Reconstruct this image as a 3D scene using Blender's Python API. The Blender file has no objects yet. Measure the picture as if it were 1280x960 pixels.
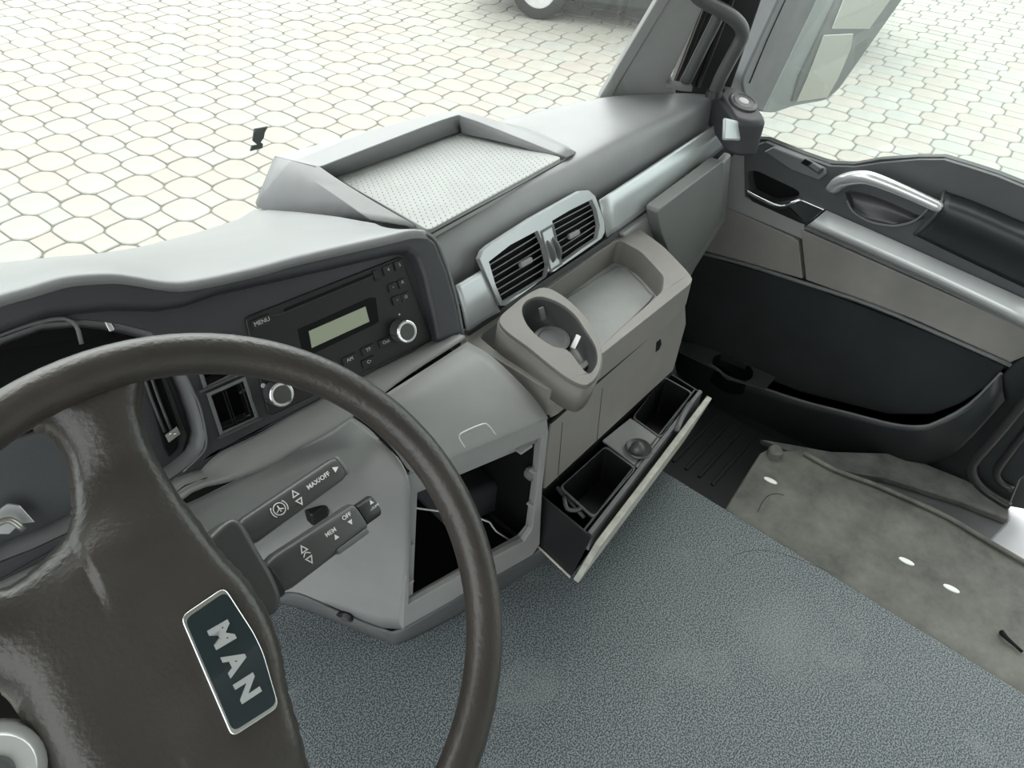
import bpy, bmesh, math, random
from mathutils import Vector as V, Matrix
from mathutils.geometry import tessellate_polygon
random.seed(7)
SC = bpy.context.scene
COL = SC.collection
H = 2.5                      # eye height over the paved yard; meshes are laid out relative to the eye
# ------------------------------------------------------------------ camera
FPX = 900.0
pit, rol, yaw = math.radians(42.7), math.radians(3.2), math.radians(51.0)
CF = V((math.sin(yaw)*math.cos(pit), math.cos(yaw)*math.cos(pit), -math.sin(pit)))
_r = V((math.cos(yaw), -math.sin(yaw), 0)); _u = _r.cross(CF)
CR = _r*math.cos(rol) + _u*math.sin(rol)
CU = -_r*math.sin(rol) + _u*math.cos(rol)
cd = bpy.data.cameras.new('camera'); cam = bpy.data.objects.new('camera', cd); COL.objects.link(cam)
cd.sensor_width = 36; cd.lens = FPX/1280*36; cd.clip_start = 0.02; cd.clip_end = 300
m = Matrix((CR, CU, -CF)).transposed().to_4x4(); m.translation = V((0, 0, H)); cam.matrix_world = m
SC.camera = cam
# ------------------------------------------------------------------ light
wd = bpy.data.worlds.new('overcast_sky'); SC.world = wd; wd.use_nodes = True
nt = wd.node_tree; bg = nt.nodes['Background']
tc = nt.nodes.new('ShaderNodeTexCoord'); sp = nt.nodes.new('ShaderNodeSeparateXYZ'); rp = nt.nodes.new('ShaderNodeValToRGB')
nt.links.new(tc.outputs['Generated'], sp.inputs[0]); nt.links.new(sp.outputs['Z'], rp.inputs[0]); nt.links.new(rp.outputs[0], bg.inputs[0])
rp.color_ramp.elements[0].color = (.80, .86, .86, 1); rp.color_ramp.elements[1].color = (1, 1.0, .99, 1)
bg.inputs[1].default_value = 2.0
sd = bpy.data.lights.new('hazy_sun', 'SUN'); sd.energy = 2.2; sd.angle = math.radians(75); sd.color = (1, .98, .95)
so = bpy.data.objects.new('hazy_sun', sd); COL.objects.link(so)
so.rotation_euler = V((0.55, 0.75, 1.0)).to_track_quat('Z', 'Y').to_euler(); so.location = (0, 0, 8)
SC.view_settings.view_transform = 'Standard'; SC.view_settings.look = 'None'
SC.view_settings.gamma = 1; SC.view_settings.use_curve_mapping = False
SC.view_settings.exposure = 0.62

# ------------------------------------------------------------------ helpers
def ray(px, py): return CF + CR*((px-640)/FPX) - CU*((py-480)/FPX)
def X(px, py, v): r = ray(px, py); return r*(v/r.x)
def Y(px, py, v): r = ray(px, py); return r*(v/r.y)
def Z(px, py, v): r = ray(px, py); return r*(v/r.z)
def PL(px, py, pl, off=0.0):
    p0, n = pl; r = ray(px, py); return r*(((p0+n*off).dot(n))/r.dot(n))

def mat(name, col, rough=.55, bump=0.0, scale=600, var=0.0, vscale=6, metal=0.0, spec=.5, col2=None, coat=0.0, detail=3, bdist=.0006):
    mt = bpy.data.materials.new(name); mt.use_nodes = True
    n = mt.node_tree; b = n.nodes['Principled BSDF']
    b.inputs['Base Color'].default_value = (*col, 1); b.inputs['Roughness'].default_value = rough
    b.inputs['Metallic'].default_value = metal; b.inputs['Specular IOR Level'].default_value = spec
    b.inputs['Coat Weight'].default_value = coat
    t = n.nodes.new('ShaderNodeTexCoord')
    if bump:
        z = n.nodes.new('ShaderNodeTexNoise'); z.inputs['Scale'].default_value = scale; z.inputs['Detail'].default_value = 2
        bp = n.nodes.new('ShaderNodeBump'); bp.inputs['Strength'].default_value = bump; bp.inputs['Distance'].default_value = bdist
        n.links.new(t.outputs['Object'], z.inputs['Vector']); n.links.new(z.outputs['Fac'], bp.inputs['Height']); n.links.new(bp.outputs[0], b.inputs['Normal'])
    if var or col2:
        z = n.nodes.new('ShaderNodeTexNoise'); z.inputs['Scale'].default_value = vscale; z.inputs['Detail'].default_value = detail; z.inputs['Roughness'].default_value = .65
        r = n.nodes.new('ShaderNodeValToRGB'); r.color_ramp.elements[0].position = .35; r.color_ramp.elements[1].position = .68
        c2 = col2 or tuple(min(1, c*(1+var)) for c in col); c1 = col if col2 else tuple(c*(1-var) for c in col)
        r.color_ramp.elements[0].color = (*c1, 1); r.color_ramp.elements[1].color = (*c2, 1)
        n.links.new(t.outputs['Object'], z.inputs['Vector']); n.links.new(z.outputs['Fac'], r.inputs[0]); n.links.new(r.outputs[0], b.inputs['Base Color'])
    return mt

WL = {}                                  # root location (relative to the eye) of every object
def thing(name, loc, label, cat, group=None):
    o = bpy.data.objects.new(name, None); COL.objects.link(o); o.location = loc; o.empty_display_size = .05
    o['label'] = label; o['category'] = cat
    if group: o['group'] = group
    WL[o] = V(loc); return o
def setting(name, loc=(0, 0, 0), label=None, cat=None):
    o = bpy.data.objects.new(name, None); COL.objects.link(o); o.location = loc; o.empty_display_size = .05
    o['kind'] = 'structure'; WL[o] = V(loc)
    if label: o['label'] = label
    if cat: o['category'] = cat
    return o
def link(name, me, mt, parent=None, label=None, smooth=True, cat=None, kind=None, group=None):
    o = bpy.data.objects.new(name, me); COL.objects.link(o)
    if mt: me.materials.append(mt)
    if smooth:
        for p in me.polygons: p.use_smooth = True
    if parent:
        o.parent = parent; base = WL[parent]
    else:
        xs = [v.co.x for v in me.vertices]; ys = [v.co.y for v in me.vertices]; zs = [v.co.z for v in me.vertices]
        base = V(((min(xs)+max(xs))/2, (min(ys)+max(ys))/2, min(zs))); o.location = base
    me.transform(Matrix.Translation(-base)); WL[o] = base
    if label: o['label'] = label
    if cat: o['category'] = cat
    if kind: o['kind'] = kind
    if group: o['group'] = group
    return o
def finish(o, bevel=0, seg=3, solid=0, soff=0, sub=0, angle=30):
    if solid:
        s = o.modifiers.new('solid', 'SOLIDIFY'); s.thickness = solid; s.offset = soff
    if sub:
        s = o.modifiers.new('sub', 'SUBSURF'); s.levels = sub; s.render_levels = sub
    if bevel:
        b = o.modifiers.new('bevel', 'BEVEL'); b.width = bevel; b.segments = seg; b.limit_method = 'ANGLE'; b.angle_limit = math.radians(angle); b.harden_normals = True
    return o
def bm_link(name, bm, mt, parent=None, bevel=0, seg=3, smooth=None, **k):
    bmesh.ops.recalc_face_normals(bm, faces=bm.faces)
    me = bpy.data.meshes.new(name); bm.to_mesh(me); bm.free()
    o = link(name, me, mt, parent, smooth=bool(bevel) if smooth is None else smooth, **k)
    return finish(o, bevel, seg)
def slab_bm(pts, ext, holes=(), bm=None):
    """planar polygon (with holes) pushed along ext into a solid"""
    bm = bm or bmesh.new(); loops = [list(map(V, pts))]+[list(map(V, h)) for h in holes]
    flat = [p for l in loops for p in l]
    tri = tessellate_polygon(loops)
    a = [bm.verts.new(p) for p in flat]; b = [bm.verts.new(p+ext) for p in flat]
    if holes:
        for t in tri:
            try: bm.faces.new([a[i] for i in t]); bm.faces.new([b[i] for i in t][::-1])
            except ValueError: pass
    else:
        bm.faces.new(a); bm.faces.new(b[::-1])
    k = 0
    for l in loops:
        n = len(l)
        for i in range(n):
            j = (i+1) % n; bm.faces.new([a[k+i], a[k+j], b[k+j], b[k+i]])
        k += n
    if holes:
        bmesh.ops.recalc_face_normals(bm, faces=bm.faces)
    return bm
def slab(name, pts, ext, mt, parent=None, holes=(), bevel=.002, seg=2, **k):
    return bm_link(name, slab_bm(pts, V(ext), holes), mt, parent, bevel=bevel, seg=seg, **k)
def box_bm(c, ax, s, bm=None):
    """box centred at c, unit axes ax, full sizes s"""
    bm = bm or bmesh.new(); c = V(c); ax = [V(a).normalized() for a in ax]
    vs = [bm.verts.new(c+ax[0]*(s[0]/2*i)+ax[1]*(s[1]/2*j)+ax[2]*(s[2]/2*k)) for i in (-1, 1) for j in (-1, 1) for k in (-1, 1)]
    for f in ((0, 1, 3, 2), (4, 6, 7, 5), (0, 4, 5, 1), (2, 3, 7, 6), (0, 2, 6, 4), (1, 5, 7, 3)): bm.faces.new([vs[i] for i in f])
    return bm
EX, EY, EZ = V((1, 0, 0)), V((0, 1, 0)), V((0, 0, 1))
def box(name, c, s, mt, parent=None, ax=(EX, EY, EZ), bevel=.001, seg=2, **k):
    return bm_link(name, box_bm(c, ax, s), mt, parent, bevel=bevel, seg=seg, **k)
def cr(p, t):
    """Catmull-Rom through list p, t in [0, len-1]"""
    n = len(p)-1; i = min(int(t), n-1); f = t-i
    a = p[i-1] if i > 0 else p[0]*2-p[1]; b = p[i]; c = p[i+1]; d = p[i+2] if i+2 <= n else p[n]*2-p[n-1]
    return .5*((2*b)+(c-a)*f+(2*a-5*b+4*c-d)*f*f+(3*b-a-3*c+d)*f*f*f)
def resample(p, k): return [cr(p, i/k) for i in range((len(p)-1)*k+1)]
def smooth_loop(p, k=4):
    n = len(p); q = [p[-1]]+list(p)+[p[0], p[1]]
    return [cr(q, 1+i/k) for i in range(n*k)]
def round_poly(p, r, k=4):
    """round the corners of a closed polygon"""
    out = []; n = len(p)
    for i in range(n):
        a, b, c = p[i-1], p[i], p[(i+1) % n]
        ra = min(r, (a-b).length*.45); rc = min(r, (c-b).length*.45)
        s = b+(a-b).normalized()*ra; e = b+(c-b).normalized()*rc
        for j in range(k+1):
            t = j/k; out.append(s*(1-t)**2+b*2*t*(1-t)+e*t*t)
    return out
def loft(name, rows, mt, parent=None, ku=4, kv=4, solid=.004, smooth=True, soff=0, linear=False, **k):
    rows = [[V(p) for p in r] for r in rows]
    if ku > 1: rows = [resample(r, ku) for r in rows]
    if kv > 1:
        cols = [resample([r[i] for r in rows], kv) for i in range(len(rows[0]))]
        rows = [[c[j] for c in cols] for j in range(len(cols[0]))]
    bm = bmesh.new(); g = [[bm.verts.new(p) for p in r] for r in rows]
    for i in range(len(g)-1):
        for j in range(len(g[0])-1):
            try: bm.faces.new([g[i][j], g[i][j+1], g[i+1][j+1], g[i+1][j]])
            except ValueError: pass
    bmesh.ops.remove_doubles(bm, verts=bm.verts, dist=1e-6)
    o = bm_link(name, bm, mt, parent, smooth=smooth, **k)
    return finish(o, solid=solid, soff=soff)
def tube_bm(pts, r, sides=10, bm=None, caps=True, closed=False, flat=1.0):
    bm = bm or bmesh.new(); pts = [V(p) for p in pts]; n = len(pts); rings = []
    prev = None
    for i, p in enumerate(pts):
        if closed: d = (pts[(i+1) % n]-pts[i-1]).normalized()
        else: d = (pts[min(i+1, n-1)]-pts[max(i-1, 0)]).normalized()
        if prev is None:
            a = d.cross(EZ) if abs(d.z) < .9 else d.cross(EX)
            a.normalize()
        else:
            a = (prev-d*prev.dot(d)).normalized()
        prev = a; b = d.cross(a); rr = r[i] if isinstance(r, (list, tuple)) else r
        rings.append([bm.verts.new(p+a*rr*math.cos(q*2*math.pi/sides)+b*rr*flat*math.sin(q*2*math.pi/sides)) for q in range(sides)])
    for i in range(n if closed else n-1):
        A, B = rings[i], rings[(i+1) % n]
        for q in range(sides): bm.faces.new([A[q], A[(q+1) % sides], B[(q+1) % sides], B[q]])
    if caps and not closed: bm.faces.new(rings[0][::-1]); bm.faces.new(rings[-1])
    return bm
def tube(name, pts, r, mt, parent=None, sides=10, closed=False, k=0, flat=1.0, **kw):
    if k: pts = smooth_loop([V(p) for p in pts], k) if closed else resample([V(p) for p in pts], k)
    if k and isinstance(r, (list, tuple)):
        n = len(r)-1; m_ = len(pts)-1
        r = [r[min(int(i*n/m_), n-1)]*(1-(i*n/m_-min(int(i*n/m_), n-1)))+r[min(int(i*n/m_)+1, n)]*(i*n/m_-min(int(i*n/m_), n-1)) for i in range(m_+1)]
    return bm_link(name, tube_bm(pts, r, sides, closed=closed, flat=flat), mt, parent, smooth=True, **kw)
def lathe_bm(c, ax, prof, sides=28, bm=None, sx=None, ry=1.0):
    """prof = [(radius, height along ax)]"""
    bm = bm or bmesh.new(); c = V(c); ax = V(ax).normalized()
    a = V(sx).normalized() if sx else (ax.cross(EZ) if abs(ax.z) < .9 else ax.cross(EX)).normalized()
    b = ax.cross(a); rings = []
    for r, h in prof:
        rings.append([bm.verts.new(c+ax*h+a*r*math.cos(q*2*math.pi/sides)+b*r*ry*math.sin(q*2*math.pi/sides)) for q in range(sides)])
    for A, B in zip(rings, rings[1:]):
        for q in range(sides): bm.faces.new([A[q], A[(q+1) % sides], B[(q+1) % sides], B[q]])
    bm.faces.new(rings[0][::-1]); bm.faces.new(rings[-1]); return bm
def lathe(name, c, ax, prof, mt, parent=None, bevel=.0, **k):
    kk = {q: k.pop(q) for q in ('sides', 'sx', 'ry') if q in k}
    o = bm_link(name, lathe_bm(c, ax, prof, **kk), mt, parent, smooth=True, **k)
    b = o.modifiers.new('bevel', 'BEVEL'); b.width = bevel or .0006; b.segments = 2; b.limit_method = 'ANGLE'; b.angle_limit = math.radians(40); b.harden_normals = True
    return o
def text(name, s, size, c, xd, yd, mt, parent, ext=.0003, bold=0.0, sx=1.0, label=None):
    cu = bpy.data.curves.new(name, 'FONT'); cu.body = s; cu.size = size; cu.align_x = 'CENTER'; cu.align_y = 'CENTER'; cu.extrude = ext/2; cu.offset = bold
    cu.resolution_u = 3
    t = bpy.data.objects.new(name, cu); me = bpy.data.meshes.new_from_object(t); bpy.data.objects.remove(t); bpy.data.curves.remove(cu)
    xd = V(xd).normalized(); yd = V(yd).normalized(); zd = xd.cross(yd)
    M = Matrix((xd, yd, zd)).transposed().to_4x4(); M.translation = V(c)
    me.transform(M @ Matrix.Scale(sx, 4, (1, 0, 0)))
    return link(name, me, mt, parent, label=label, smooth=False)
def px(pl, pts, off=0.0): return [PL(a, b, pl, off) for a, b in pts]

# ------------------------------------------------------------------ materials
M_pad = mat('grained_grey_dash_plastic', (.20, .205, .21), .42, .25, 900, .05, 9, spec=.6)
M_dash = mat('light_grey_dash_plastic', (.235, .237, .235), .48, .22, 900, .06, 8)
M_dark = mat('dark_grey_plastic', (.036, .037, .042), .48, .25, 900, .1, 10)
M_mid = mat('mid_grey_plastic', (.12, .125, .128), .5, .25, 900, .06, 10)
M_black = mat('black_plastic', (.009, .009, .010), .38, .15, 700)
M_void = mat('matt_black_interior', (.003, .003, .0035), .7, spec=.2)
M_silver = mat('satin_silver_trim', (.50, .525, .53), .34, .03, 900, .03, 12, metal=.45, spec=.6)
M_dsil = mat('bright_satin_door_silver', (.66, .68, .69), .38, .03, 900, .03, 12, metal=.25, spec=.6)
M_chrome = mat('bright_chrome', (.85, .87, .88), .12, metal=1)
M_hsilver = mat('satin_handle_silver', (.72, .73, .74), .25, metal=.6)
M_console = mat('warm_grey_console_plastic', (.205, .195, .182), .46, .25, 900, .08, 7)
M_cup = mat('brown_grey_cup_holder_plastic', (.15, .142, .132), .45, .2, 900, .08, 9)
M_wheel = mat('worn_dark_leather', (.034, .030, .0265), .34, .5, 260, .18, 14, spec=.55, bdist=.0010)
M_stalk = mat('smooth_dark_grey_stalk', (.062, .064, .066), .36, .12, 900)
M_white = mat('white_lettering', (.75, .76, .75), .6)
M_dimwhite = mat('grey_lettering', (.50, .51, .50), .6)
M_badge = mat('badge_black_lacquer', (.012, .022, .026), .12, coat=.5)
M_lcd = mat('grey_green_lcd', (.33, .36, .27), .3)
M_vinyl = mat('dirty_brown_grey_vinyl', (.17, .165, .155), .55, .15, 500, .2, 5, col2=(.235, .225, .21))
M_door = mat('dark_door_plastic', (.062, .065, .068), .48, .3, 800, .08, 8)
M_dloth = mat('black_door_cloth', (.012, .015, .016), .85, .6, 1300, .25, 6)
M_pocket = mat('black_green_pocket_plastic', (.017, .020, .021), .45, .2, 700, .1, 8)
M_seal = mat('black_rubber_seal', (.018, .018, .019), .42, .1, 400)
M_tray = mat('light_rubber_tray_mat', (.33, .34, .335), .6, .1, 500, .06, 10)
M_glass = None
M_paint = mat('light_grey_paint', (.55, .56, .58), .4, .05, 200, .06, 5)
M_grey3 = mat('dusty_sill_plastic', (.10, .10, .097), .6, .4, 300, .3, 18, col2=(.19, .19, .18))
M_cream = mat('worn_cream_edge', (.42, .42, .37), .5, .2, 300, .2, 30)
M_brass = mat('tarnished_metal', (.45, .44, .40), .35, metal=.8)

def glass_mat(name, tint=(1, 1, 1), refl=1.0, dust=.03):
    mt = bpy.data.materials.new(name); mt.use_nodes = True; n = mt.node_tree; n.nodes.clear()
    out = n.nodes.new('ShaderNodeOutputMaterial'); mx = n.nodes.new('ShaderNodeMixShader'); tr = n.nodes.new('ShaderNodeBsdfTransparent')
    gl = n.nodes.new('ShaderNodeBsdfGlossy'); fr = n.nodes.new('ShaderNodeFresnel'); fr.inputs[0].default_value = 1.45
    ge = n.nodes.new('ShaderNodeNewGeometry'); mr = n.nodes.new('ShaderNodeMapRange'); mr.inputs['To Min'].default_value = 1.45; mr.inputs['To Max'].default_value = 1/1.45
    n.links.new(ge.outputs['Backfacing'], mr.inputs['Value']); n.links.new(mr.outputs[0], fr.inputs[0])
    gl.inputs['Roughness'].default_value = .02; tr.inputs[0].default_value = (*tint, 1); gl.inputs[0].default_value = (refl, refl, refl, 1)
    n.links.new(fr.outputs[0], mx.inputs[0]); du = n.nodes.new('ShaderNodeMixShader'); du.inputs[0].default_value = dust; tl = n.nodes.new('ShaderNodeBsdfTranslucent'); tl.inputs[0].default_value = (.8, .84, .82, 1)
    n.links.new(tr.outputs[0], du.inputs[1]); n.links.new(tl.outputs[0], du.inputs[2]); n.links.new(du.outputs[0], mx.inputs[1]); n.links.new(gl.outputs[0], mx.inputs[2]); n.links.new(mx.outputs[0], out.inputs[0])
    return mt
M_glass = glass_mat('clear_windscreen_glass', (.95, .985, .965))
M_sglass = glass_mat('side_window_glass', (.93, .97, .955), dust=.07)

def speckle(name, base, fleck, rough, dirt, dscale, spot=None):
    """woven/flecked floor covering with dust patches"""
    mt = mat(name, base, rough, .5, 420, bdist=.0012)
    n = mt.node_tree; b = n.nodes['Principled BSDF']; t = n.nodes.new('ShaderNodeTexCoord')
    a = n.nodes.new('ShaderNodeTexNoise'); a.inputs['Scale'].default_value = 400; a.inputs['Detail'].default_value = 1
    r = n.nodes.new('ShaderNodeValToRGB'); r.color_ramp.elements[0].position = .45; r.color_ramp.elements[1].position = .57
    r.color_ramp.elements[0].color = (*base, 1); r.color_ramp.elements[1].color = (*fleck, 1)
    d = n.nodes.new('ShaderNodeTexNoise'); d.inputs['Scale'].default_value = dscale; d.inputs['Detail'].default_value = 6; d.inputs['Roughness'].default_value = .62
    dr = n.nodes.new('ShaderNodeValToRGB'); dr.color_ramp.elements[0].position = .55; dr.color_ramp.elements[1].position = .80
    dr.color_ramp.elements[0].color = (0, 0, 0, 1); dr.color_ramp.elements[1].color = (.55, .55, .55, 1)
    mx = n.nodes.new('ShaderNodeMixRGB'); mx.inputs[2].default_value = (*dirt, 1)
    for q in (a, d): n.links.new(t.outputs['Object'], q.inputs['Vector'])
    n.links.new(a.outputs['Fac'], r.inputs[0]); n.links.new(d.outputs['Fac'], dr.inputs[0])
    n.links.new(r.outputs[0], mx.inputs[1]); fac = dr.outputs[0]
    if spot:                                     # worn dusty stain at a place of its own
        c, rad = spot
        mp = n.nodes.new('ShaderNodeVectorMath'); mp.operation = 'DISTANCE'; mp.inputs[1].default_value = c
        nz = n.nodes.new('ShaderNodeMath'); nz.operation = 'MULTIPLY_ADD'; nz.inputs[1].default_value = .16
        n.links.new(t.outputs['Object'], mp.inputs[0]); n.links.new(d.outputs['Fac'], nz.inputs[0]); n.links.new(mp.outputs['Value'], nz.inputs[2])
        mr = n.nodes.new('ShaderNodeMapRange'); mr.inputs['From Min'].default_value = rad+.08; mr.inputs['From Max'].default_value = .05; mr.inputs['To Max'].default_value = .38
        n.links.new(nz.outputs[0], mr.inputs['Value'])
        ad = n.nodes.new('ShaderNodeMath'); ad.operation = 'MAXIMUM'; n.links.new(mr.outputs[0], ad.inputs[0]); n.links.new(dr.outputs[0], ad.inputs[1]); fac = ad.outputs[0]
    n.links.new(fac, mx.inputs[0]); n.links.new(mx.outputs[0], b.inputs['Base Color'])
    return mt

# ================================================================== YARD
M_sand = mat('joint_sand', (.13, .126, .108), .9, .4, 60)
def stone_mat(name, c):
    return mat(name, c, .85, .5, 90, .07, 3, bdist=.002)
M_st = [stone_mat('pale_concrete_stone', (.275, .27, .238)), stone_mat('warm_concrete_stone', (.275, .262, .228)), stone_mat('cool_concrete_stone', (.258, .260, .235)), stone_mat('rosy_concrete_stone', (.272, .250, .222))]
ground = setting('floor', (2, 5, -H))
ground['label'] = 'pale paved yard of interlocking octagonal and square concrete stones outside the cab'
gb = bmesh.new(); gv = [gb.verts.new(p) for p in ((-26, -12, -H-.012), (34, -12, -H-.012), (34, 40, -H-.012), (-26, 40, -H-.012))]; gb.faces.new(gv)
bm_link('joint_bed', gb, M_sand, ground)
O0 = V((1.802, 5.457, -H)); LA = V((.218, -.252, 0)); LB = V((-.172, -.264, 0))
def lat(u, v): return O0*0 + LA*u + LB*v
def stone_outline(kind):
    g = .018
    if kind == 'oct':
        s, t = .36, .40
        p = [(.5, -(.5-t)), (.5, .5-t), (.5-s, .5), (-(.5-s), .5), (-.5, .5-t), (-.5, -(.5-t)), (-(.5-s), -.5), (.5-s, -.5)]
        p = [lat(a*(1-2*g), b*(1-2*g)) for a, b in p]; return round_poly(p, .035, 2)
    s, t = .36, .40
    p = [(s, 0), (0, t), (-s, 0), (0, -t)]
    return [lat(a*(1-3.4*g), b*(1-3.4*g)) for a, b in p]
def stone_mesh(kind, name):
    o = stone_outline(kind); bm = bmesh.new(); c = sum(o, V((0, 0, 0)))/len(o)
    top = [bm.verts.new(c+(p-c)*.955+V((0, 0, 0))) for p in o]; lo = [bm.verts.new(p-EZ*.006) for p in o]; bt = [bm.verts.new(p-EZ*.02) for p in o]
    bm.faces.new(top); n = len(o)
    for A, B in ((top, lo), (lo, bt)):
        for i in range(n): bm.faces.new([A[i], A[(i+1) % n], B[(i+1) % n], B[i]])
    bmesh.ops.recalc_face_normals(bm, faces=bm.faces); me = bpy.data.meshes.new(name); bm.to_mesh(me); bm.free(); return me
meshes = {k: [] for k in ('oct', 'sq')}
for k, nm in (('oct', 'octagonal_paving_stone'), ('sq', 'square_paving_stone')):
    for mt in M_st:
        me = stone_mesh(k, nm); me.materials.append(mt); meshes[k].append(me)
cand = {'oct': [], 'sq': []}; rest = {'oct': [], 'sq': []}
for i in range(-42, 46):
    for j in range(-48, 44):
        for k, d in (('oct', 0.0), ('sq', .5)):
            p = O0 + LA*(i+d) + LB*(j+d)
            if p.y < -3.5 or p.x < -6 or p.length > 22: continue
            dep = p.dot(CF)
            if dep < .5: continue
            u, w = 640+FPX*p.dot(CR)/dep, 480-FPX*p.dot(CU)/dep
            vis = (-20 < u < 1300 and -20 < w < 345) and not (w > 350-.35*u+ (70 if u < 300 else 20) and u < 900) and not (700 < u < 900 and w > 100)
            if u > 1000 and w > 240: vis = False
            (cand if vis else rest)[k].append((dep, i, j, p))
def put_stone(k, p, nm):
    o = bpy.data.objects.new(nm, random.choice(meshes[k]) if True else None); COL.objects.link(o); o.parent = ground
    o.location = p - WL[ground] + EZ*random.uniform(-.0025, .0025); o.rotation_euler = (random.uniform(-.006, .006), random.uniform(-.006, .006), 0); WL[o] = WL[ground]
for k, nm in (('oct', 'octagonal_paving_stone'), ('sq', 'square_paving_stone')):
    cand[k].sort(key=lambda t: t[0])
    for t in cand[k][:300]: put_stone(k, t[3], nm)
    rest[k] += cand[k][300:]
bmr = bmesh.new()
for k in ('oct', 'sq'):
    o = stone_outline(k)
    for dep, i, j, p in rest[k]:
        if p.y < -3.2: continue
        dz = random.uniform(-.002, .002)
        a = [bmr.verts.new(p+q*.97+EZ*dz) for q in o]; b = [bmr.verts.new(p+q-EZ*.013) for q in o]; bmr.faces.new(a)
        for q in range(len(o)): bmr.faces.new([a[q], a[(q+1) % len(o)], b[(q+1) % len(o)], b[q]])
me = bpy.data.meshes.new('distant_paving_stones'); bmesh.ops.recalc_face_normals(bmr, faces=bmr.faces); bmr.to_mesh(me); bmr.free()
link('distant_paving_stones', me, M_st[0], ground, kind='stuff', smooth=False)

# ---- parked car in the yard
M_car = mat('dark_green_grey_car_paint', (.012, .016, .015), .5, coat=.1)
M_tyre = mat('black_tyre_rubber', (.02, .021, .02), .8, .3, 80)
ce = V((.42, -.907, 0)); cn = V((.907, .42, 0)); c0 = V((6.86, 5.50, -H))
car = thing('parked_car', c0, 'dark car parked on the paving ahead, only its tyre and lower side showing', 'car')
def cp(s, w, h): return c0+ce*s+cn*w+EZ*h
low = [(-.85, .35), (-.95, .55), (-.88, .82), (.15, 1.0), (.85, 1.42), (2.3, 1.45), (3.1, 1.02), (3.55, .95), (3.62, .6), (3.5, .3), (3.02, .28), (2.95, .5), (2.78, .66), (2.6, .7), (2.42, .66), (2.25, .5), (2.2, .22), (.4, .22), (.36, .5), (.2, .66), (0, .7), (-.2, .66), (-.36, .5), (-.42, .28)]
slab('body', [cp(s, .02, h) for s, h in low], cn*1.72, M_car, car, bevel=.05, seg=4)
slab('side_window', [cp(s, .0, h) for s, h in ((.35, 1.02), (.92, 1.36), (2.2, 1.39), (2.8, 1.05))], cn*.03, M_black, car)
slab('underbody', [cp(s, .18, h) for s, h in ((-.7, .2), (3.4, .2), (3.4, .5), (-.7, .5))], cn*1.4, M_void, car)
for s in (0, 2.6):
    for w in (.02, 1.52):
        t = bm_link('tyre', lathe_bm(cp(s, w, .32), cn, [(.2, 0), (.29, .0), (.32, .03), (.32, .19), (.29, .22), (.2, .22)], 32), M_tyre, car, smooth=True)
        bmh = lathe_bm(cp(s, w-.005 if w < 1 else w+.2, .32), cn, [(.19, .0), (.21, .01), (.21, .03), (.1, .04)], 24)
        for q in range(5):
            a = q*2*math.pi/5; d = ce*math.cos(a)+EZ*math.sin(a)
            box_bm(cp(s, w-.012 if w < 1 else w+.22, .32)+d*.1, (d, d.cross(cn), cn), (.18, .05, .02), bmh)
        bm_link('wheel_rim', bmh, M_hsilver, t)

# ================================================================== CAB SHELL
M_head = mat('light_grey_headliner', (.42, .42, .40), .9, .2, 300)
roof = box('ceiling', (.5, -.05, .62), (2.36, 2.1, .04), M_head, kind='structure')
box('wall_back', (.5, -1.15, -.45), (2.36, .04, 2.2), M_head, kind='structure')
box('wall_front', (.5, 1.02, -1.20), (2.3, .04, .96), M_void, kind='structure')
# firewall inside the passenger foot well
slab('trim_1', [V((1.0, .76, -.72)), V((1.62, .70, -.72)), V((1.62, .70, -1.42)), V((1.0, .76, -1.42))], (0, .03, 0), M_pocket, kind='structure')
box('trim_2', (1.32, .25, -1.43), (.66, 1.1, .05), M_pocket, kind='structure')      # foot-well floor
fm = thing('footwell_mat', (1.3, .5, -1.405), 'black ribbed rubber mat in the passenger foot well below the door pocket', 'mat')
slab('sheet', [V((1.06, .26, -1.402)), V((1.50, .26, -1.402)), V((1.50, .68, -1.402)), V((1.06, .72, -1.402))], (0, 0, .006), M_seal, fm, bevel=.002)
for i in range(9): box('rib', (1.36+.0*i, .34+i*.038, -1.394), (.24, .010, .006), M_pocket, fm, bevel=.002)

# windscreen
WB = [(-.66, 1.0), (-.35, 1.10), (.0, 1.13), (.27, 1.05), (.42, 1.0), (.57, .99), (.85, .995), (1.03, .96), (1.22, .915), (1.36, .865), (1.47, .785)]
rows = []
for z, dy in ((-.61, 0), (-.2, -.06), (.2, -.15), (.6, -.26)):
    rows.append([V((.5+(x-.5)*(1-(z+.61)*.04), y+dy, z)) for x, y in WB])
ws = loft('window_1', rows, M_glass, ku=3, kv=2, solid=0.0, kind='structure', label='wide curved windscreen glass above the dashboard')
# thin dark printed edge at windscreen foot
tube('trim_3', [V((x, y-.006, -.612)) for x, y in WB[:7]], .0025, M_black, k=3, kind='structure')
sc = slab('dark_scrap', px((V((0, .972, 0)), V((0, -1, 0))), [(318, 161), (335, 158), (331, 166), (330, 172), (326, 178), (329, 180), (328, 185), (313, 189), (315, 182), (322, 181), (316, 176)]), (0, .002, 0), mat('dark_grey_sticker', (.05, .06, .055), .6), bevel=0)
sc['label'] = 'small torn dark scrap seen against the paving just above the dashboard edge'; sc['category'] = 'scrap'

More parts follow.
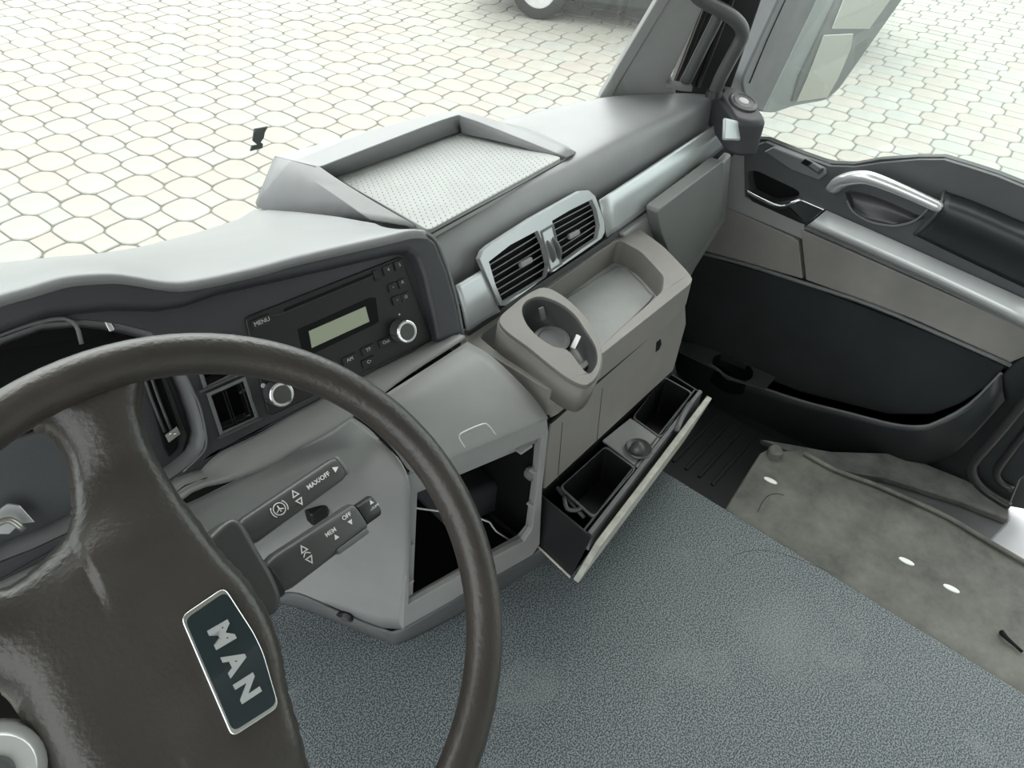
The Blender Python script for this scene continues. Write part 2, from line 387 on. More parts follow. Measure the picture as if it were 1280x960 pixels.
# ---- A pillar (structure)
Pp = [V((1.36, .86, -.56)), V((1.47, .745, -.57))]
n_p = (Pp[1]-Pp[0]).cross(V((0, -.42, .9))).normalized()
PILL = (Pp[0], n_p if n_p.y < 0 else -n_p)
pil = setting('trim_4'); pil['label'] = 'grey plastic windscreen pillar rising beside the grab handle'
PN_off = lambda p, o: p + PILL[1]*o
slab('pillar_cover', px(PILL, [(762, 122), (846, 120), (838, 99), (890, -12), (1025, -300), (988, -300), (838, -8)]), -PILL[1]*.03, M_dash, pil, bevel=.006)
slab('pillar_edge', px(PILL, [(748, 124), (765, 122), (774, 104), (842, -8), (990, -300), (966, -300), (826, -8)], .004), -PILL[1]*.02, M_dash, pil, bevel=.003)
slab('pillar_seal', px(PILL, [(836, 118), (918, 132), (914, 112), (955, -8), (1070, -300), (1022, -300), (884, -8)], -.035), -PILL[1]*.03, M_seal, pil, bevel=.004)
for a, b, c, d in ((846, 104, 890, -8), (872, 108, 918, -8)):
    tube('pillar_ridge', [PL(a, b, PILL, -.03), PL((a+c)/2, (b+d)/2, PILL, -.03), PL(c, d, PILL, -.03), PL(c+115, d-280, PILL, -.03)], .006, M_black, pil, k=2)

# ================================================================== DASHBOARD
ph, ti = math.radians(6), math.radians(64)
A1 = V((math.cos(ph), -math.sin(ph), 0)); DN = V((-math.sin(ph), -math.cos(ph), 0))*math.cos(ti)+V((0, 0, -1))*math.sin(ti)
NN = A1.cross(DN).normalized()
if NN.y > 0: NN = -NN
PN = (ray(430, 410)*.83, NN)                                   # plane of the instrument and radio panel
SPn = V((0, -.94, .34)).normalized(); SP = (V((.9, .655, -.69)), SPn)     # plane of the silver strip and vents
c125 = math.radians(12.5); CPn = V((-math.sin(c125), -math.cos(c125), 0)); CP = (V((.386, .503, 0)), CPn)
SDn = V((-.87, -.49, 0)).normalized(); SD = (V((.386, .503, 0)), SDn)

dash = thing('dashboard', (.6, .7, -1.2), 'long grey moulded truck dashboard with raised tray and silver strip under the windscreen', 'dashboard')
# upper pad
prof = [(.700, -.735), (.690, -.70), (.684, -.655), (.692, -.622), (.710, -.597), (.745, -.589), (.85, -.592)]
yb = {.575: .985, .75: .99, .92: .985, 1.03: .955, 1.2: .912, 1.32: .875, 1.41: .825, 1.48: .765, 1.52: .715}
rows = []
for x, y1 in yb.items():
    f = (y1-.70)/.30; r = []
    for i, (y, z) in enumerate(prof):
        yy = .684+(y-.684)*max(f, .12) if y > .684 and i > 2 else y
        r.append(V((x, yy, z-(.012 if x > 1.5 else 0))))
    r.append(V((x, .684+(.97-.684)*f, -.594)) if f > .2 else V((x, .72, -.60))); r.append(V((x, y1, -.60)))
    rows.append(r)
loft('upper_pad', rows, M_pad, dash, ku=4, kv=3, solid=.004)
# raised tray surround
def st(a, b, c, d): return [a, b, c, d]
S = [st(Z(461, 281, -.590), Z(464, 275, -.572), Z(518, 283, -.576), Z(536, 291, -.590)),
     st(Z(392, 270, -.590), Z(405, 235, -.556), Z(450, 243, -.558), Z(468, 255, -.576)),
     st(Z(322, 259, -.595), Z(351, 199, -.545), Z(400, 210, -.545), Z(417, 222, -.576))]
a, b, c, d = S[-1]
S += [st(b+V((-.002, .010, -.05)), Z(358, 193, -.545), Z(405, 207, -.545), Z(419, 221, -.576)),
      st(Z(480, 150, -.545)+V((0, .015, -.05)), Z(470, 162, -.545), Z(485, 176, -.545), Z(494, 194, -.576)),
      st(Z(560, 140, -.545)+V((0, .012, -.05)), Z(556, 141, -.545), Z(563, 147, -.545), Z(570, 166, -.576)),
      st(Z(590, 141, -.56)+V((.02, .02, -.03)), Z(592, 143, -.547), Z(584, 148, -.547), Z(583, 168, -.576)),
      st(Z(655, 160, -.578), Z(652, 164, -.565), Z(646, 172, -.565), Z(645, 182, -.576)),
      st(Z(722, 190, -.592), Z(716, 193, -.582), Z(708, 197, -.582), Z(704, 201, -.590))]
loft('tray_surround', S, M_pad, dash, ku=1, kv=4, solid=.003, bevel=.004)
# tray mat
tm = round_poly([Z(417, 223, -.585), Z(574, 166, -.585), Z(703, 199, -.585), Z(536, 291, -.574)], .012)
slab('tray_mat', [p+EZ*.004 for p in tm], (0, 0, -.018), M_tray, dash, bevel=.002, label='pale rubber mat with fine dots')
bmd = bmesh.new()
A_, B_, C_, D_ = [Z(417, 223, -.5697), Z(574, 166, -.5697), Z(703, 199, -.5697), Z(536, 291, -.5697)]
for i in range(1, 30):
    for j in range(1, 26):
        u = (i+(.5 if j % 2 else 0))/31; v = j/26
        p = (A_*(1-u)+B_*u)*(1-v)+(D_*(1-u)+C_*u)*v
        lathe_bm(p, EZ, [(.0011, -.001), (.0006, .0002)], 6, bmd)
bm_link('tray_dots', bmd, mat('grey_dots', (.30, .31, .305), .6), dash, kind='stuff')
tube('tray_joint', [Z(538, 292, -.572)+V((0, -.003, .002)), Z(622, 246, -.572)+V((0, -.003, .002)), Z(706, 200, -.572)+V((0, -.003, .002))], .0015, M_black, dash)
# instrument hood
L = [(-330, 500), (-150, 425), (-60, 387), (0, 368), (37, 358), (75, 347), (110, 343), (150, 343), (206, 352), (244, 350), (319, 334), (375, 319), (480, 296), (512, 289), (530, 290)]
far = [(-380, 400), (-220, 365), (-90, 345), (0, 335), (37, 333), (75, 331), (100, 330), (140, 322), (205, 303), (244, 293), (300, 275), (333, 262), (400, 268), (470, 280), (528, 288)]
r0 = [Z(a, b, -.585-.03*max(0, min(1, (a-100)/240)) if a < 345 else -.60+.03*(a-345)/190) for a, b in far]; r3 = px(PN, L, .018)
r0[-1] = r3[-1]+V((0, .10, -.085)); r0[-2] = r3[-2]+V((0, .12, -.093)); r0[-3] = Z(462, 282, -.578)
r1 = [a*.62+b*.38+EZ*(.014-.0011*max(0, i-6)) for i, (a, b) in enumerate(zip(r0, r3))]; r2 = [a*.2+b*.8+EZ*(.012-.0009*max(0, i-6)) for i, (a, b) in enumerate(zip(r0, r3))]
loft('instrument_hood', [r0, r1, r2, r3, [p+V((0, -.004, -.008)) for p in r3]], M_pad, dash, ku=3, kv=5, solid=.004)
ring_top = L[:-1]+[(531, 291), (546, 302), (561, 340), (572, 380), (579, 417)]
ring_in = [(549, 428), (541, 390), (531, 345), (523, 322), (512, 313), (500, 314), (400, 337), (272, 366), (235, 379), (200, 385), (140, 384), (60, 392), (0, 415), (-60, 440), (-150, 485), (-330, 570)]
slab('hood_lip', px(PN, ring_top+ring_in, .018), V((0, .036, -.030)), M_dark, dash, bevel=.006, seg=3)
# side cheek of the binnacle going forward
e = px(PN, [(530, 290), (546, 302), (561, 340), (572, 380), (579, 418)], .012)
loft('hood_side', [e, [p+V((.003*i, .10+.003*i, -.085+.016*i)) for i, p in enumerate(e)]], M_mid, dash, ku=4, kv=2)
# panel with instrument opening, switch openings
outer = [(-330, 560), (-150, 480), (0, 412), (60, 389), (140, 380), (200, 381), (272, 362), (500, 311), (516, 309), (530, 330), (551, 430), (400, 500), (356, 526), (281, 560), (262, 577), (240, 602), (190, 652), (60, 715), (-60, 760), (-330, 860)]
inst = [(-200, 520), (0, 423), (50, 405), (105, 400), (150, 405), (190, 415), (226, 457), (242, 490), (252, 520), (258, 547), (255, 562), (247, 574), (225, 592), (180, 622), (40, 688), (-200, 780)]
sw1 = [(246, 452), (284, 434), (302, 448), (304, 463), (256, 484)]
sw1 = [(243, 440), (290, 420), (302, 462), (257, 484)]
sw2 = [(261, 493), (304, 474), (320, 522), (277, 541)]
rad_hole = [(311, 398), (500, 323), (538, 424), (340, 518)]
slab('instrument_panel', px(PN, outer, 0), -NN*.006, M_dark, dash, holes=[px(PN, inst), px(PN, sw1), px(PN, sw2), px(PN, rad_hole)], bevel=.0015, seg=2)
e = px(PN, inst, -.004)
bmx = bmesh.new(); n_ = len(e)
va = [bmx.verts.new(p) for p in e]; vb = [bmx.verts.new(p+(sum(e, V((0, 0, 0)))/n_-p)*.10-NN*.05) for p in e]
for i in range(n_): bmx.faces.new([va[i], va[(i+1) % n_], vb[(i+1) % n_], vb[i]])
finish(bm_link('instrument_recess', bmx, M_mid, dash, smooth=True), solid=.003)
slab('recess_back', px(PN, [(-250, 500), (200, 380), (290, 560), (220, 640), (-250, 830)], -.075), -NN*.004, M_void, dash)
slab('recess_top_liner', px(PN, [(-330, 500), (0, 385), (190, 380), (190, 412), (0, 440), (-330, 620)], -.06), -NN*.004, M_void, dash)
tube('recess_edge', px(PN, [(226, 457), (242, 490), (251, 512), (258, 547), (256, 562), (247, 573), (229, 590)], .001), .0012, M_dimwhite if False else M_mid, dash, k=3)
tube('recess_rim', px(PN, [(-60, 445), (0, 418), (50, 402), (80, 398), (95, 407), (102, 430)], .002), .002, M_mid, dash, k=3)
slab('gauge_surround', px(PN, [(-40, 560), (25, 545), (75, 530), (95, 600), (95, 690), (30, 720), (-40, 740)], -.035), -NN*.01, M_door, dash, bevel=.004)
slab('slot_plate', px(PN, [(165, 450), (200, 445), (236, 545), (226, 578), (212, 600), (165, 560)], -.03), -NN*.006, M_dark, dash, bevel=.003)
slab('blade_slot', px(PN, [(178, 462), (196, 458), (224, 535), (222, 560), (212, 572), (205, 560)], -.026), -NN*.003, M_void, dash)
for dx in (0, 9):
    tube('blade', px(PN, [(177+dx, 462), (190+dx, 500), (206+dx, 540)], -.022), .0016, M_stalk, dash, k=2)
br = box('metal_clip', PL(216, 543, PN, -.018), (.014, .009, .002), M_brass, dash, ax=(A1*.9+DN*-.2, DN, NN), bevel=.0005)
for q in (213, 219): lathe('rivet', PL(q, 542, PN, -.016), NN, [(.0016, 0), (.0012, .0015)], M_chrome, br)
box('metal_tab', PL(232, 598, PN, -.002), (.01, .008, .003), M_brass, dash, ax=(A1, DN, NN))
box('upper_clip', PL(135, 404, PN, -.004), (.005, .016, .004), M_hsilver, dash, ax=(A1, DN, NN))
br = thing('broken_bracket', PL(20, 650, PN, -.03), 'shiny broken plastic bracket inside the empty instrument recess behind the wheel', 'bracket')
slab('plate', px(PN, [(-8, 642), (10, 630), (25, 632), (44, 653), (25, 655), (12, 668), (-8, 668)], -.02), -NN*.004, M_hsilver, br, bevel=.001)
tube('peg', px(PN, [(-5, 655), (12, 650), (30, 662)], -.012), .003, M_brass, br, k=3)
# switch frames
def sw(hole, cells, nm):
    f = [PL(a, b, PN, .001) for a, b in hole]; c = sum(f, V((0, 0, 0)))/4
    o = slab('switch_frame', [c+(p-c)*1.13 for p in f], NN*.003, M_mid, dash, holes=[[c+(p-c)*.93 for p in f]], bevel=.001)
    slab('switch_well', [c+(p-c)*.98-NN*.03 for p in f], -NN*.002, M_void, o)
    for u0, u1 in cells:
        q = [f[0]*(1-u0)+f[1]*u0, f[0]*(1-u1)+f[1]*u1, f[3]*(1-u1)+f[2]*u1, f[3]*(1-u0)+f[2]*u0]; cc = sum(q, V((0, 0, 0)))/4
        slab('switch_cell', [cc+(p-cc)*.96-NN*.004 for p in q], -NN*.004, M_black, o, holes=[[cc+(p-cc)*.82-NN*.004 for p in q]], bevel=.0008)
    return o
s1 = sw(sw1, [(.04, .48), (.52, .96)], 'a'); s2 = sw(sw2, [(.04, .42), (.45, .96)], 'b')
slab('switch_rocker', px(PN, [(268, 453), (279, 449), (285, 463), (275, 467)], .002), -NN*.008, M_dimwhite, s1, bevel=.001, label='pale grey rocker')
box('switch_ridge', PL(279, 477, PN, .006), (.05, .003, .003), M_stalk, s1, ax=((PL(303, 467, PN)-PL(258, 487, PN)).normalized(), DN, NN))
box('switch_ridge', PL(300, 535, PN, .006), (.05, .003, .003), M_stalk, s2, ax=((PL(320, 526, PN)-PL(278, 546, PN)).normalized(), DN, NN))
# surround strip right of the radio
slab('radio_side_strip', px(PN, [(512, 316), (522, 322), (532, 345), (548, 426), (541, 428), (523, 350), (516, 326)], .002), -NN*.004, M_mid, dash, bevel=.001)
# ledge under the panels
top = [(552, 424), (470, 463), (400, 500), (356, 524), (321, 544), (281, 563), (262, 577), (242, 600), (215, 625), (150, 655), (40, 715), (-120, 790)]
bot = [(580, 420), (508, 466), (452, 508), (404, 540), (370, 557), (342, 575), (315, 587), (285, 598), (238, 612), (170, 665), (60, 725), (-100, 800)]
t0 = px(PN, top, .001); t1 = [PL(a, b, PN, .030) for a, b in bot]
loft('panel_ledge', [t0, [a*.5+b*.5+EZ*.002 for a, b in zip(t0, t1)], t1, [p+V((0, .004, -.006)) for p in t1], [p+V((0, .03, -.008)) for p in t1]], M_dash, dash, ku=3, kv=3, solid=.003)
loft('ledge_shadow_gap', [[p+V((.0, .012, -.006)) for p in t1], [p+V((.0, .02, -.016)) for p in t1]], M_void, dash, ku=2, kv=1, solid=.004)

# silver strip and pieces beside the vents
loft('trim_strip', [px(SP, [(749, 250), (800, 217), (850, 184), (904, 149)], .006), px(SP, [(752, 268), (808, 232), (858, 196), (908, 160)], .010), px(SP, [(758, 296), (814, 256), (862, 216), (908, 175)], .002)], M_silver, dash, ku=4, kv=4, solid=.006, label='satin silver strip running to the door')
loft('trim_strip', [px(SP, [(570, 357), (585, 348), (602, 338)], .008), px(SP, [(578, 385), (595, 372), (612, 364)], .010), px(SP, [(584, 413), (604, 400), (624, 389)], .006)], M_silver, dash, ku=4, kv=4, solid=.006, label='short silver end piece left of the air vents')
slab('strip_end', px(SP, [(907, 147), (929, 152), (935, 176), (906, 175)], .085), -SPn*.008, M_silver, dash, bevel=.004, label='short silver cap at the door end of the strip')
slab('lower_gap', px(SP, [(575, 420), (750, 300), (910, 178), (922, 190), (905, 205), (780, 300), (610, 432)], -.015), -SPn*.01, M_black, dash)
slab('strip_underlip', px(SP, [(584, 416), (626, 386), (760, 298), (908, 177), (907, 184), (762, 305), (630, 393), (588, 422)], .0), -SPn*.012, M_dark, dash, bevel=.002)
# knee panels under the strip (passenger)
slab('knee_surround', [Y(a, b, .628) for a, b in ((915, 192), (905, 203), (778, 294), (800, 330), (850, 372), (870, 335), (908, 275))], (0, .02, 0), M_dash, dash, bevel=.006)
kp = round_poly([Y(a, b, .600) for a, b in ((905, 200), (822, 263), (826, 290), (848, 345), (872, 322), (904, 272))], .012)
slab('knee_panel', kp, (0, .03, 0), mat('knee_panel_grey', (.155, .162, .16), .5, .22, 900, .06, 8), dash, bevel=.006, seg=3)
# cover over the centre compartment
fr = [PL(511, 590, CP), PL(560, 571, CP), PL(620, 547, CP), PL(683, 520, CP)]
bk = [Z(441, 521, -.715), Z(488, 490, -.715), Z(540, 457, -.715), Z(584, 428, -.715)]
m1 = [a*.68+b*.32+EZ*.016 for a, b in zip(bk, fr)]; m2 = [a*.25+b*.75+EZ*.014 for a, b in zip(bk, fr)]
m1[0] = PL(463, 537, (m1[0], V((0, -1, 0)))); m2[0] = PL(490, 563, (m2[0], V((0, -1, 0))))
loft('compartment_cover', [bk, m1, m2, fr, [p+V((0, .006, -.006)) for p in fr]], M_dash, dash, ku=4, kv=5, solid=.004)
def on_cover(u, v):
    rws = [bk, m1, m2, fr]; c = [cr(r, u*3) for r in rws]; return cr(c, v*3)
tube('cover_latch', [on_cover(.46, .985)+EZ*.002, on_cover(.46, .84)+EZ*.002, on_cover(.50, .80)+EZ*.002, on_cover(.63, .80)+EZ*.002, on_cover(.66, .84)+EZ*.002, on_cover(.67, .985)+EZ*.002], .0016, M_silver, dash, k=3)
tube('cover_joint', [p+EZ*.001 for p in (bk[0], m1[0], m2[0], fr[0])], .002, M_void, dash, k=4)
# left rounded lower panel
c4 = [bk[0], m1[0], m2[0], fr[0]]
R0 = [Z(190, 650, -.70), Z(300, 598, -.70), Z(370, 562, -.705), Z(410, 541, -.71), bk[0]]
R1 = [Y(215, 672, .60), Y(312, 620, .595), Y(388, 580, .575), Y(435, 560, .560), m1[0]]
R2 = [Y(230, 690, .61), Y(325, 645, .60), Y(405, 604, .572), Y(458, 583, .545), m2[0]]
R3 = [PL(265, 715, SD), PL(345, 670, SD), PL(420, 630, SD), PL(470, 610, SD), PL(510, 600, SD)]
R4 = [PL(300, 740, SD), PL(360, 700, SD), PL(425, 670, SD), PL(472, 660, SD), PL(512, 650, SD)]
R5 = [PL(330, 750, SD), PL(380, 730, SD), PL(430, 722, SD), PL(474, 722, SD), PL(511, 720, SD)]
R6 = [PL(350, 745, SD), PL(402, 752, SD), PL(440, 768, SD), PL(472, 782, SD), PL(506, 786, SD)]
loft('lower_side_panel', [R0, R1, R2, R3, R4, R5, R6], M_dash, dash, ku=4, kv=4, solid=.004)
# frame of the open compartment
co = [(509, 594), (600, 556), (684, 523), (686, 540), (678, 612), (675, 680), (666, 694), (503, 786), (508, 700)]
ci = [(517, 614), (677, 547), (671, 610), (665, 662), (655, 677), (600, 706), (511, 756)]
slab('compartment_frame', px(CP, co, .002), -CPn*.012, M_dash, dash, holes=[px(CP, ci, .002)], bevel=.003, seg=3)
ci2 = [(522, 616), (672, 553), (667, 610), (660, 660), (650, 672), (516, 748)]
slab('inner_flange', px(CP, [(514, 612), (680, 544), (672, 664), (657, 682), (509, 760)], -.012), -CPn*.008, M_dash, dash, holes=[px(CP, ci2, -.012)], bevel=.001)
for a, b, w in ((668, 588, .012), (664, 630, .01), (645, 680, .018), (622, 694, .012), (570, 727, .022), (535, 744, .02), (513, 680, .008), (512, 725, .008), (655, 560, .025)):
    box('clip_tab', PL(a, b, CP, -.006), (w, .012, .006), M_dash, dash, ax=(A1, EY, EZ), bevel=.001)
# compartment inside
slab('compartment_floor', [V((.405, .52, -1.135)), V((.64, .468, -1.135)), V((.64, .78, -1.135)), V((.34, .78, -1.135))], (0, 0, -.005), M_void, dash)
for c, s in (((.50, .78, -.95), (.34, .006, .42)), ((.66, .62, -.98), (.006, .28, .38))):
    box('compartment_wall', c, s, M_void, dash)
box('air_duct', (.60, .64, -.93), (.16, .09, .10), M_stalk, dash, ax=(V((1, .1, -.5)), V((0, 1, .2)), V((.5, 0, 1))), bevel=.012, seg=3)
box('air_duct', (.62, .60, -1.06), (.18, .10, .08), M_dark, dash, ax=(V((1, .1, -.6)), V((0, 1, .2)), V((.6, 0, 1))), bevel=.012, seg=3)
box('duct_bracket', (.63, .58, -.85), (.05, .04, .05), M_mid, dash, bevel=.004)
lathe('wiring_boss', PL(662, 590, CP, -.03), V((-.3, -1, .3)), [(.012, 0), (.012, .01), (.006, .02)], M_mid, dash)
tube('cable', [V((.40, .60, -.90)), PL(597, 647, CP, -.04), PL(620, 664, CP, -.04), PL(645, 680, CP, -.03)], .0015, M_dimwhite, dash, k=3, label='thin pale cable')
tube('cable', [V((.44, .66, -.84)), V((.50, .60, -.86)), V((.56, .62, -.84)), V((.62, .66, -.90))], .004, M_black, dash, k=5)
# skirt below
kt = [PL(a, b, SD, .002) for a, b in ((340, 742), (373, 741), (419, 761), (447, 773), (479, 785), (500, 786))]+[PL(a, b, CP, .000) for a, b in ((560, 752), (620, 718), (667, 692), (684, 672))]
kb = [PL(a, b, SD, .008) for a, b in ((335, 752), (370, 758), (416, 775), (460, 793), (484, 803), (500, 804))]+[PL(a, b, CP, .004) for a, b in ((565, 772), (630, 735), (686, 700), (700, 684))]
loft('base_skirt', [kt, [a*.5+b*.5+V((-.003, -.004, 0)) for a, b in zip(kt, kb)], kb], M_door, dash, ku=4, kv=3, solid=.003)
slab('skirt_core', [V((x, y, -1.15)) for x, y in ((.66, .49), (.41, .545), (.31, .74), (.31, .82), (.66, .82))], (0, 0, -.045), M_door, dash, bevel=.004)
so_ = lathe('socket_ring', PL(431, 771, SD, .004), SDn, [(.016, -.01), (.016, .004), (.012, .005)], M_black, dash)
lathe('socket_plug', PL(433, 770, SD, .006), SDn, [(.009, 0), (.007, .008)], M_stalk, so_)

# console block (under the shelf)
ZT = -.745
otl = [V((.655, .450, ZT)), V((1.072, .450, ZT)), V((1.092, .480, ZT)), V((1.132, .555, ZT)), V((1.158, .640, ZT)), V((.655, .655, ZT))]
hol = round_poly([Z(a, b, ZT) for a, b in ((597, 421), (688, 474), (712, 468), (828, 364), (830, 345), (801, 314), (773, 299))], .014)
con = thing('storage_console', (.87, .55, -1.0), 'warm grey centre console block with a shelf tray below the air vents', 'console')
slab('shelf_top', round_poly(otl, .02, 3), (0, 0, -.060), M_console, con, holes=[hol], bevel=.014, seg=4)
slab('shelf_mat', [Z(a, b, -.797) for a, b in ((585, 430), (700, 500), (850, 380), (850, 340), (760, 300))], (0, 0, -.006), M_tray, con, label='dusty pale rubber mat')
hl = [Z(a, b, -.796) for a, b in ((700, 378), (770, 334), (790, 342), (812, 366), (812, 376), (757, 430))]
tube('mat_edge', hl, .0018, M_dash, con, k=2)
FC = (V((.87, .452, 0)), V((0, -1, 0)))
slab('front_face', round_poly(px(FC, [(689, 530), (857, 382), (858, 405), (842, 463), (680, 613), (683, 570)]), .006, 2), (0, .02, 0), M_console, con, bevel=.003)
slab('side_wall', [V((1.085, .462, -.80)), V((1.150, .64, -.80)), V((1.13, .64, -1.0)), V((1.072, .462, -.985))], (-.01, 0, 0), M_console, con, bevel=.003)
slab('left_cheek', [V((.656, .455, -.80)), V((.656, .64, -.76)), V((.656, .64, -1.13)), V((.656, .455, -1.13))], (.01, 0, 0), M_void, con)
slab('seam', px(FC, [(689, 526), (857, 379), (857, 383), (689, 530)], .001), (0, .004, 0), M_void, con, bevel=0)
slab('key_slot', px(FC, [(821, 428), (826, 424), (827, 430), (824, 437), (820, 440)], .001), (0, .002, 0), M_void, con, bevel=0)
for q in (((703, 528), (697, 600)), ((753, 485), (746, 550))):
    tube('panel_line', [PL(*q[0], FC, .0), PL(*q[1], FC, .0)], .0008, M_dark, con)

# ---- pull-out drawer
dr = thing('open_drawer', (.85, .40, -1.14), 'black divided drawer pulled open under the grey console', 'drawer')
def D(x, y, z): return V((x, y, z))
zr = -1.0
FL, FR = Z(745, 676, zr), Z(884, 494, zr); BL_, BR_ = V((.69, .462, -1.0)), V((1.10, .462, -1.0))
BL_.x = .66
def quad(a, b, c, d, t): return [a, b, c, d]
slab('front_panel', [FL, FR, FR+V((0, .03, -.15)), FL+V((0, .03, -.15))], V((0, -.012, 0)), M_cream, dr, bevel=.002, label='pale worn front edge')
slab('front_lip', [FL+V((.004, .012, .004)), FR+V((0, .012, .004)), FR+V((0, .020, .004)), FL+V((.004, .020, .004))], V((0, 0, -.05)), M_mid, dr, bevel=.001)
slab('front_lip', [FL+V((.004, .026, .0)), FR+V((0, .026, .0)), FR+V((0, .030, .0)), FL+V((.004, .030, .0))], V((0, 0, -.05)), M_dark, dr, bevel=.001)
sb = [FL+V((0, .01, 0)), BL_, V((BL_.x, .462, -1.14)), FL+V((0, .035, -.145))]
slab('side_panel', sb, (.004, 0, 0), M_black, dr, bevel=.001)
slab('side_panel', [p+V((FR.x-FL.x, FR.y-FL.y, 0)) for p in sb], (-.004, 0, 0), M_black, dr, bevel=.001)
slab('bottom_panel', [sb[3], FR+V((0, .035, -.145)), V((1.1, .462, -1.14)), sb[2]], (0, 0, .004), M_void, dr, bevel=0)
tube('side_edge', [sb[3]+V((-.002, 0, 0)), sb[2]+V((-.002, 0, 0))], .0025, M_cream, dr)
slab('rear_panel', [BL_, BR_, V((1.1, .462, -1.14)), V((.66, .462, -1.14))], (0, -.004, 0), M_void, dr, bevel=0)
def bin_(nm, pts, depth, mt):
    top = [Z(a, b, zr+.001) for a, b in pts]; c = sum(top, V((0, 0, 0)))/len(top)
    inn = [c+(p-c)*.94 for p in top]
    o = slab('bin_rim', round_poly(top, .008, 2), (0, 0, -.004), mt, dr, holes=[round_poly(inn, .008, 2)], bevel=.001)
    w = bmesh.new(); i2 = round_poly(inn, .008, 2); i3 = [c+(p-c)*.9-EZ*depth for p in i2]; a = [w.verts.new(p) for p in i2]; b = [w.verts.new(p) for p in i3]
    for i in range(len(a)): w.faces.new([a[i], a[(i+1) % len(a)], b[(i+1) % len(a)], b[i]])
    w.faces.new(b); bm_link('bin_liner', w, M_black, o, smooth=False); return o
bin_('a', [(699, 609), (757, 557), (796, 585), (742, 648)], .09, M_stalk)
bin_('b', [(790, 522), (830, 470), (866, 490), (826, 548)], .09, M_stalk)
slab('divider_shelf', [Z(a, b, zr-.001) for a, b in ((753, 550), (788, 522), (826, 547), (797, 585))], (0, 0, -.006), M_dash, dr, bevel=.002, label='grey shelf between the two bins')
cc = Z(798, 562, zr+.002)
o = lathe('cup_ring', cc, EZ, [(.022, -.004), (.026, .003), (.024, .006), (.020, .003)], M_stalk, dr, sx=EX)
bm_link('cup_grip', lathe_bm(cc+V((-.004, 0, .008)), V((.3, -.3, 1)), [(.012, -.02), (.014, .0), (.010, .010), (.003, .013)], 20), M_stalk, o, smooth=True)
tube('rail', [V((.70, .45, -1.01)), Z(742, 655, zr-.01)+V((0, .02, 0))], .004, M_stalk, dr)
tube('bin_clip', [Z(705, 622, zr-.002), Z(709, 636, zr-.005), Z(720, 638, zr-.005), Z(728, 634, zr-.002)], .004, M_stalk, dr, k=3)
tube('bin_clip', [Z(845, 538, zr), Z(853, 520, zr+.003), Z(862, 505, zr)], .006, M_mid, dr, k=3)

# ---- cup holder
ch = thing('cup_holder', (.72, .5, -.76), 'brown grey pull-out cup holder with two grip fingers at the left of the shelf', 'cup holder')
CH = (V((.72, .50, -.700)), V((-.05, -.10, 1)).normalized())
co_ = smooth_loop(px(CH, [(624, 398), (640, 382), (660, 367), (680, 359), (700, 367), (722, 385), (741, 408), (752, 438), (749, 465), (736, 480), (722, 479), (700, 466), (660, 434), (632, 413)]), 3)
cin = smooth_loop(px(CH, [(653, 384), (662, 374), (678, 371), (700, 379), (718, 393), (731, 411), (744, 432), (747, 450), (742, 462), (734, 466), (722, 452), (709, 437), (690, 432), (668, 416), (656, 400)]), 3)
slab('top_ring', co_, -CH[1]*.009, M_cup, ch, holes=[cin], bevel=.003, seg=3)
w = bmesh.new(); n1 = len(co_)
cb = [p-CH[1]*.007 for p in co_]; cb2 = [V((p.x*.985+.006, p.y*.97+.020, p.z-.050)) for p in cb]
a = [w.verts.new(p) for p in cb]; b = [w.verts.new(p) for p in cb2]
for i in range(n1): w.faces.new([a[i], a[(i+1) % n1], b[(i+1) % n1], b[i]])
finish(bm_link('body', w, M_cup, ch, smooth=True), solid=.004)
w = bmesh.new(); n1 = len(cin); cc = sum(cin, V((0, 0, 0)))/n1
a = [w.verts.new(p-CH[1]*.006) for p in cin]; b = [w.verts.new(cc+(p-cc)*.90-CH[1]*.045) for p in cin]; c_ = [w.verts.new(cc+(p-cc)*.7-CH[1]*.048) for p in cin]
for i in range(n1):
    j = (i+1) % n1; w.faces.new([a[i], a[j], b[j], b[i]]); w.faces.new([b[i], b[j], c_[j], c_[i]])
w.faces.new(c_); bm_link('cup_well', w, M_stalk, ch, smooth=True)
lathe('cup_base', PL(690, 425, CH, -.042), CH[1], [(.030, 0), (.030, .003), (.024, .003), (.022, .001)], M_mid, ch)
for p, q, lab in (((676, 384), (680, 400), 0), ((724, 419), (716, 436), 1)):
    a = PL(*p, CH, -.010); b = PL(*q, CH, -.028); d = (b-a).normalized(); s = d.cross(CH[1])
    box('grip_finger', (a+b)/2, ((b-a).length, .010, .006), M_hsilver if lab else M_mid, ch, ax=(d, s, d.cross(s)), bevel=.002)

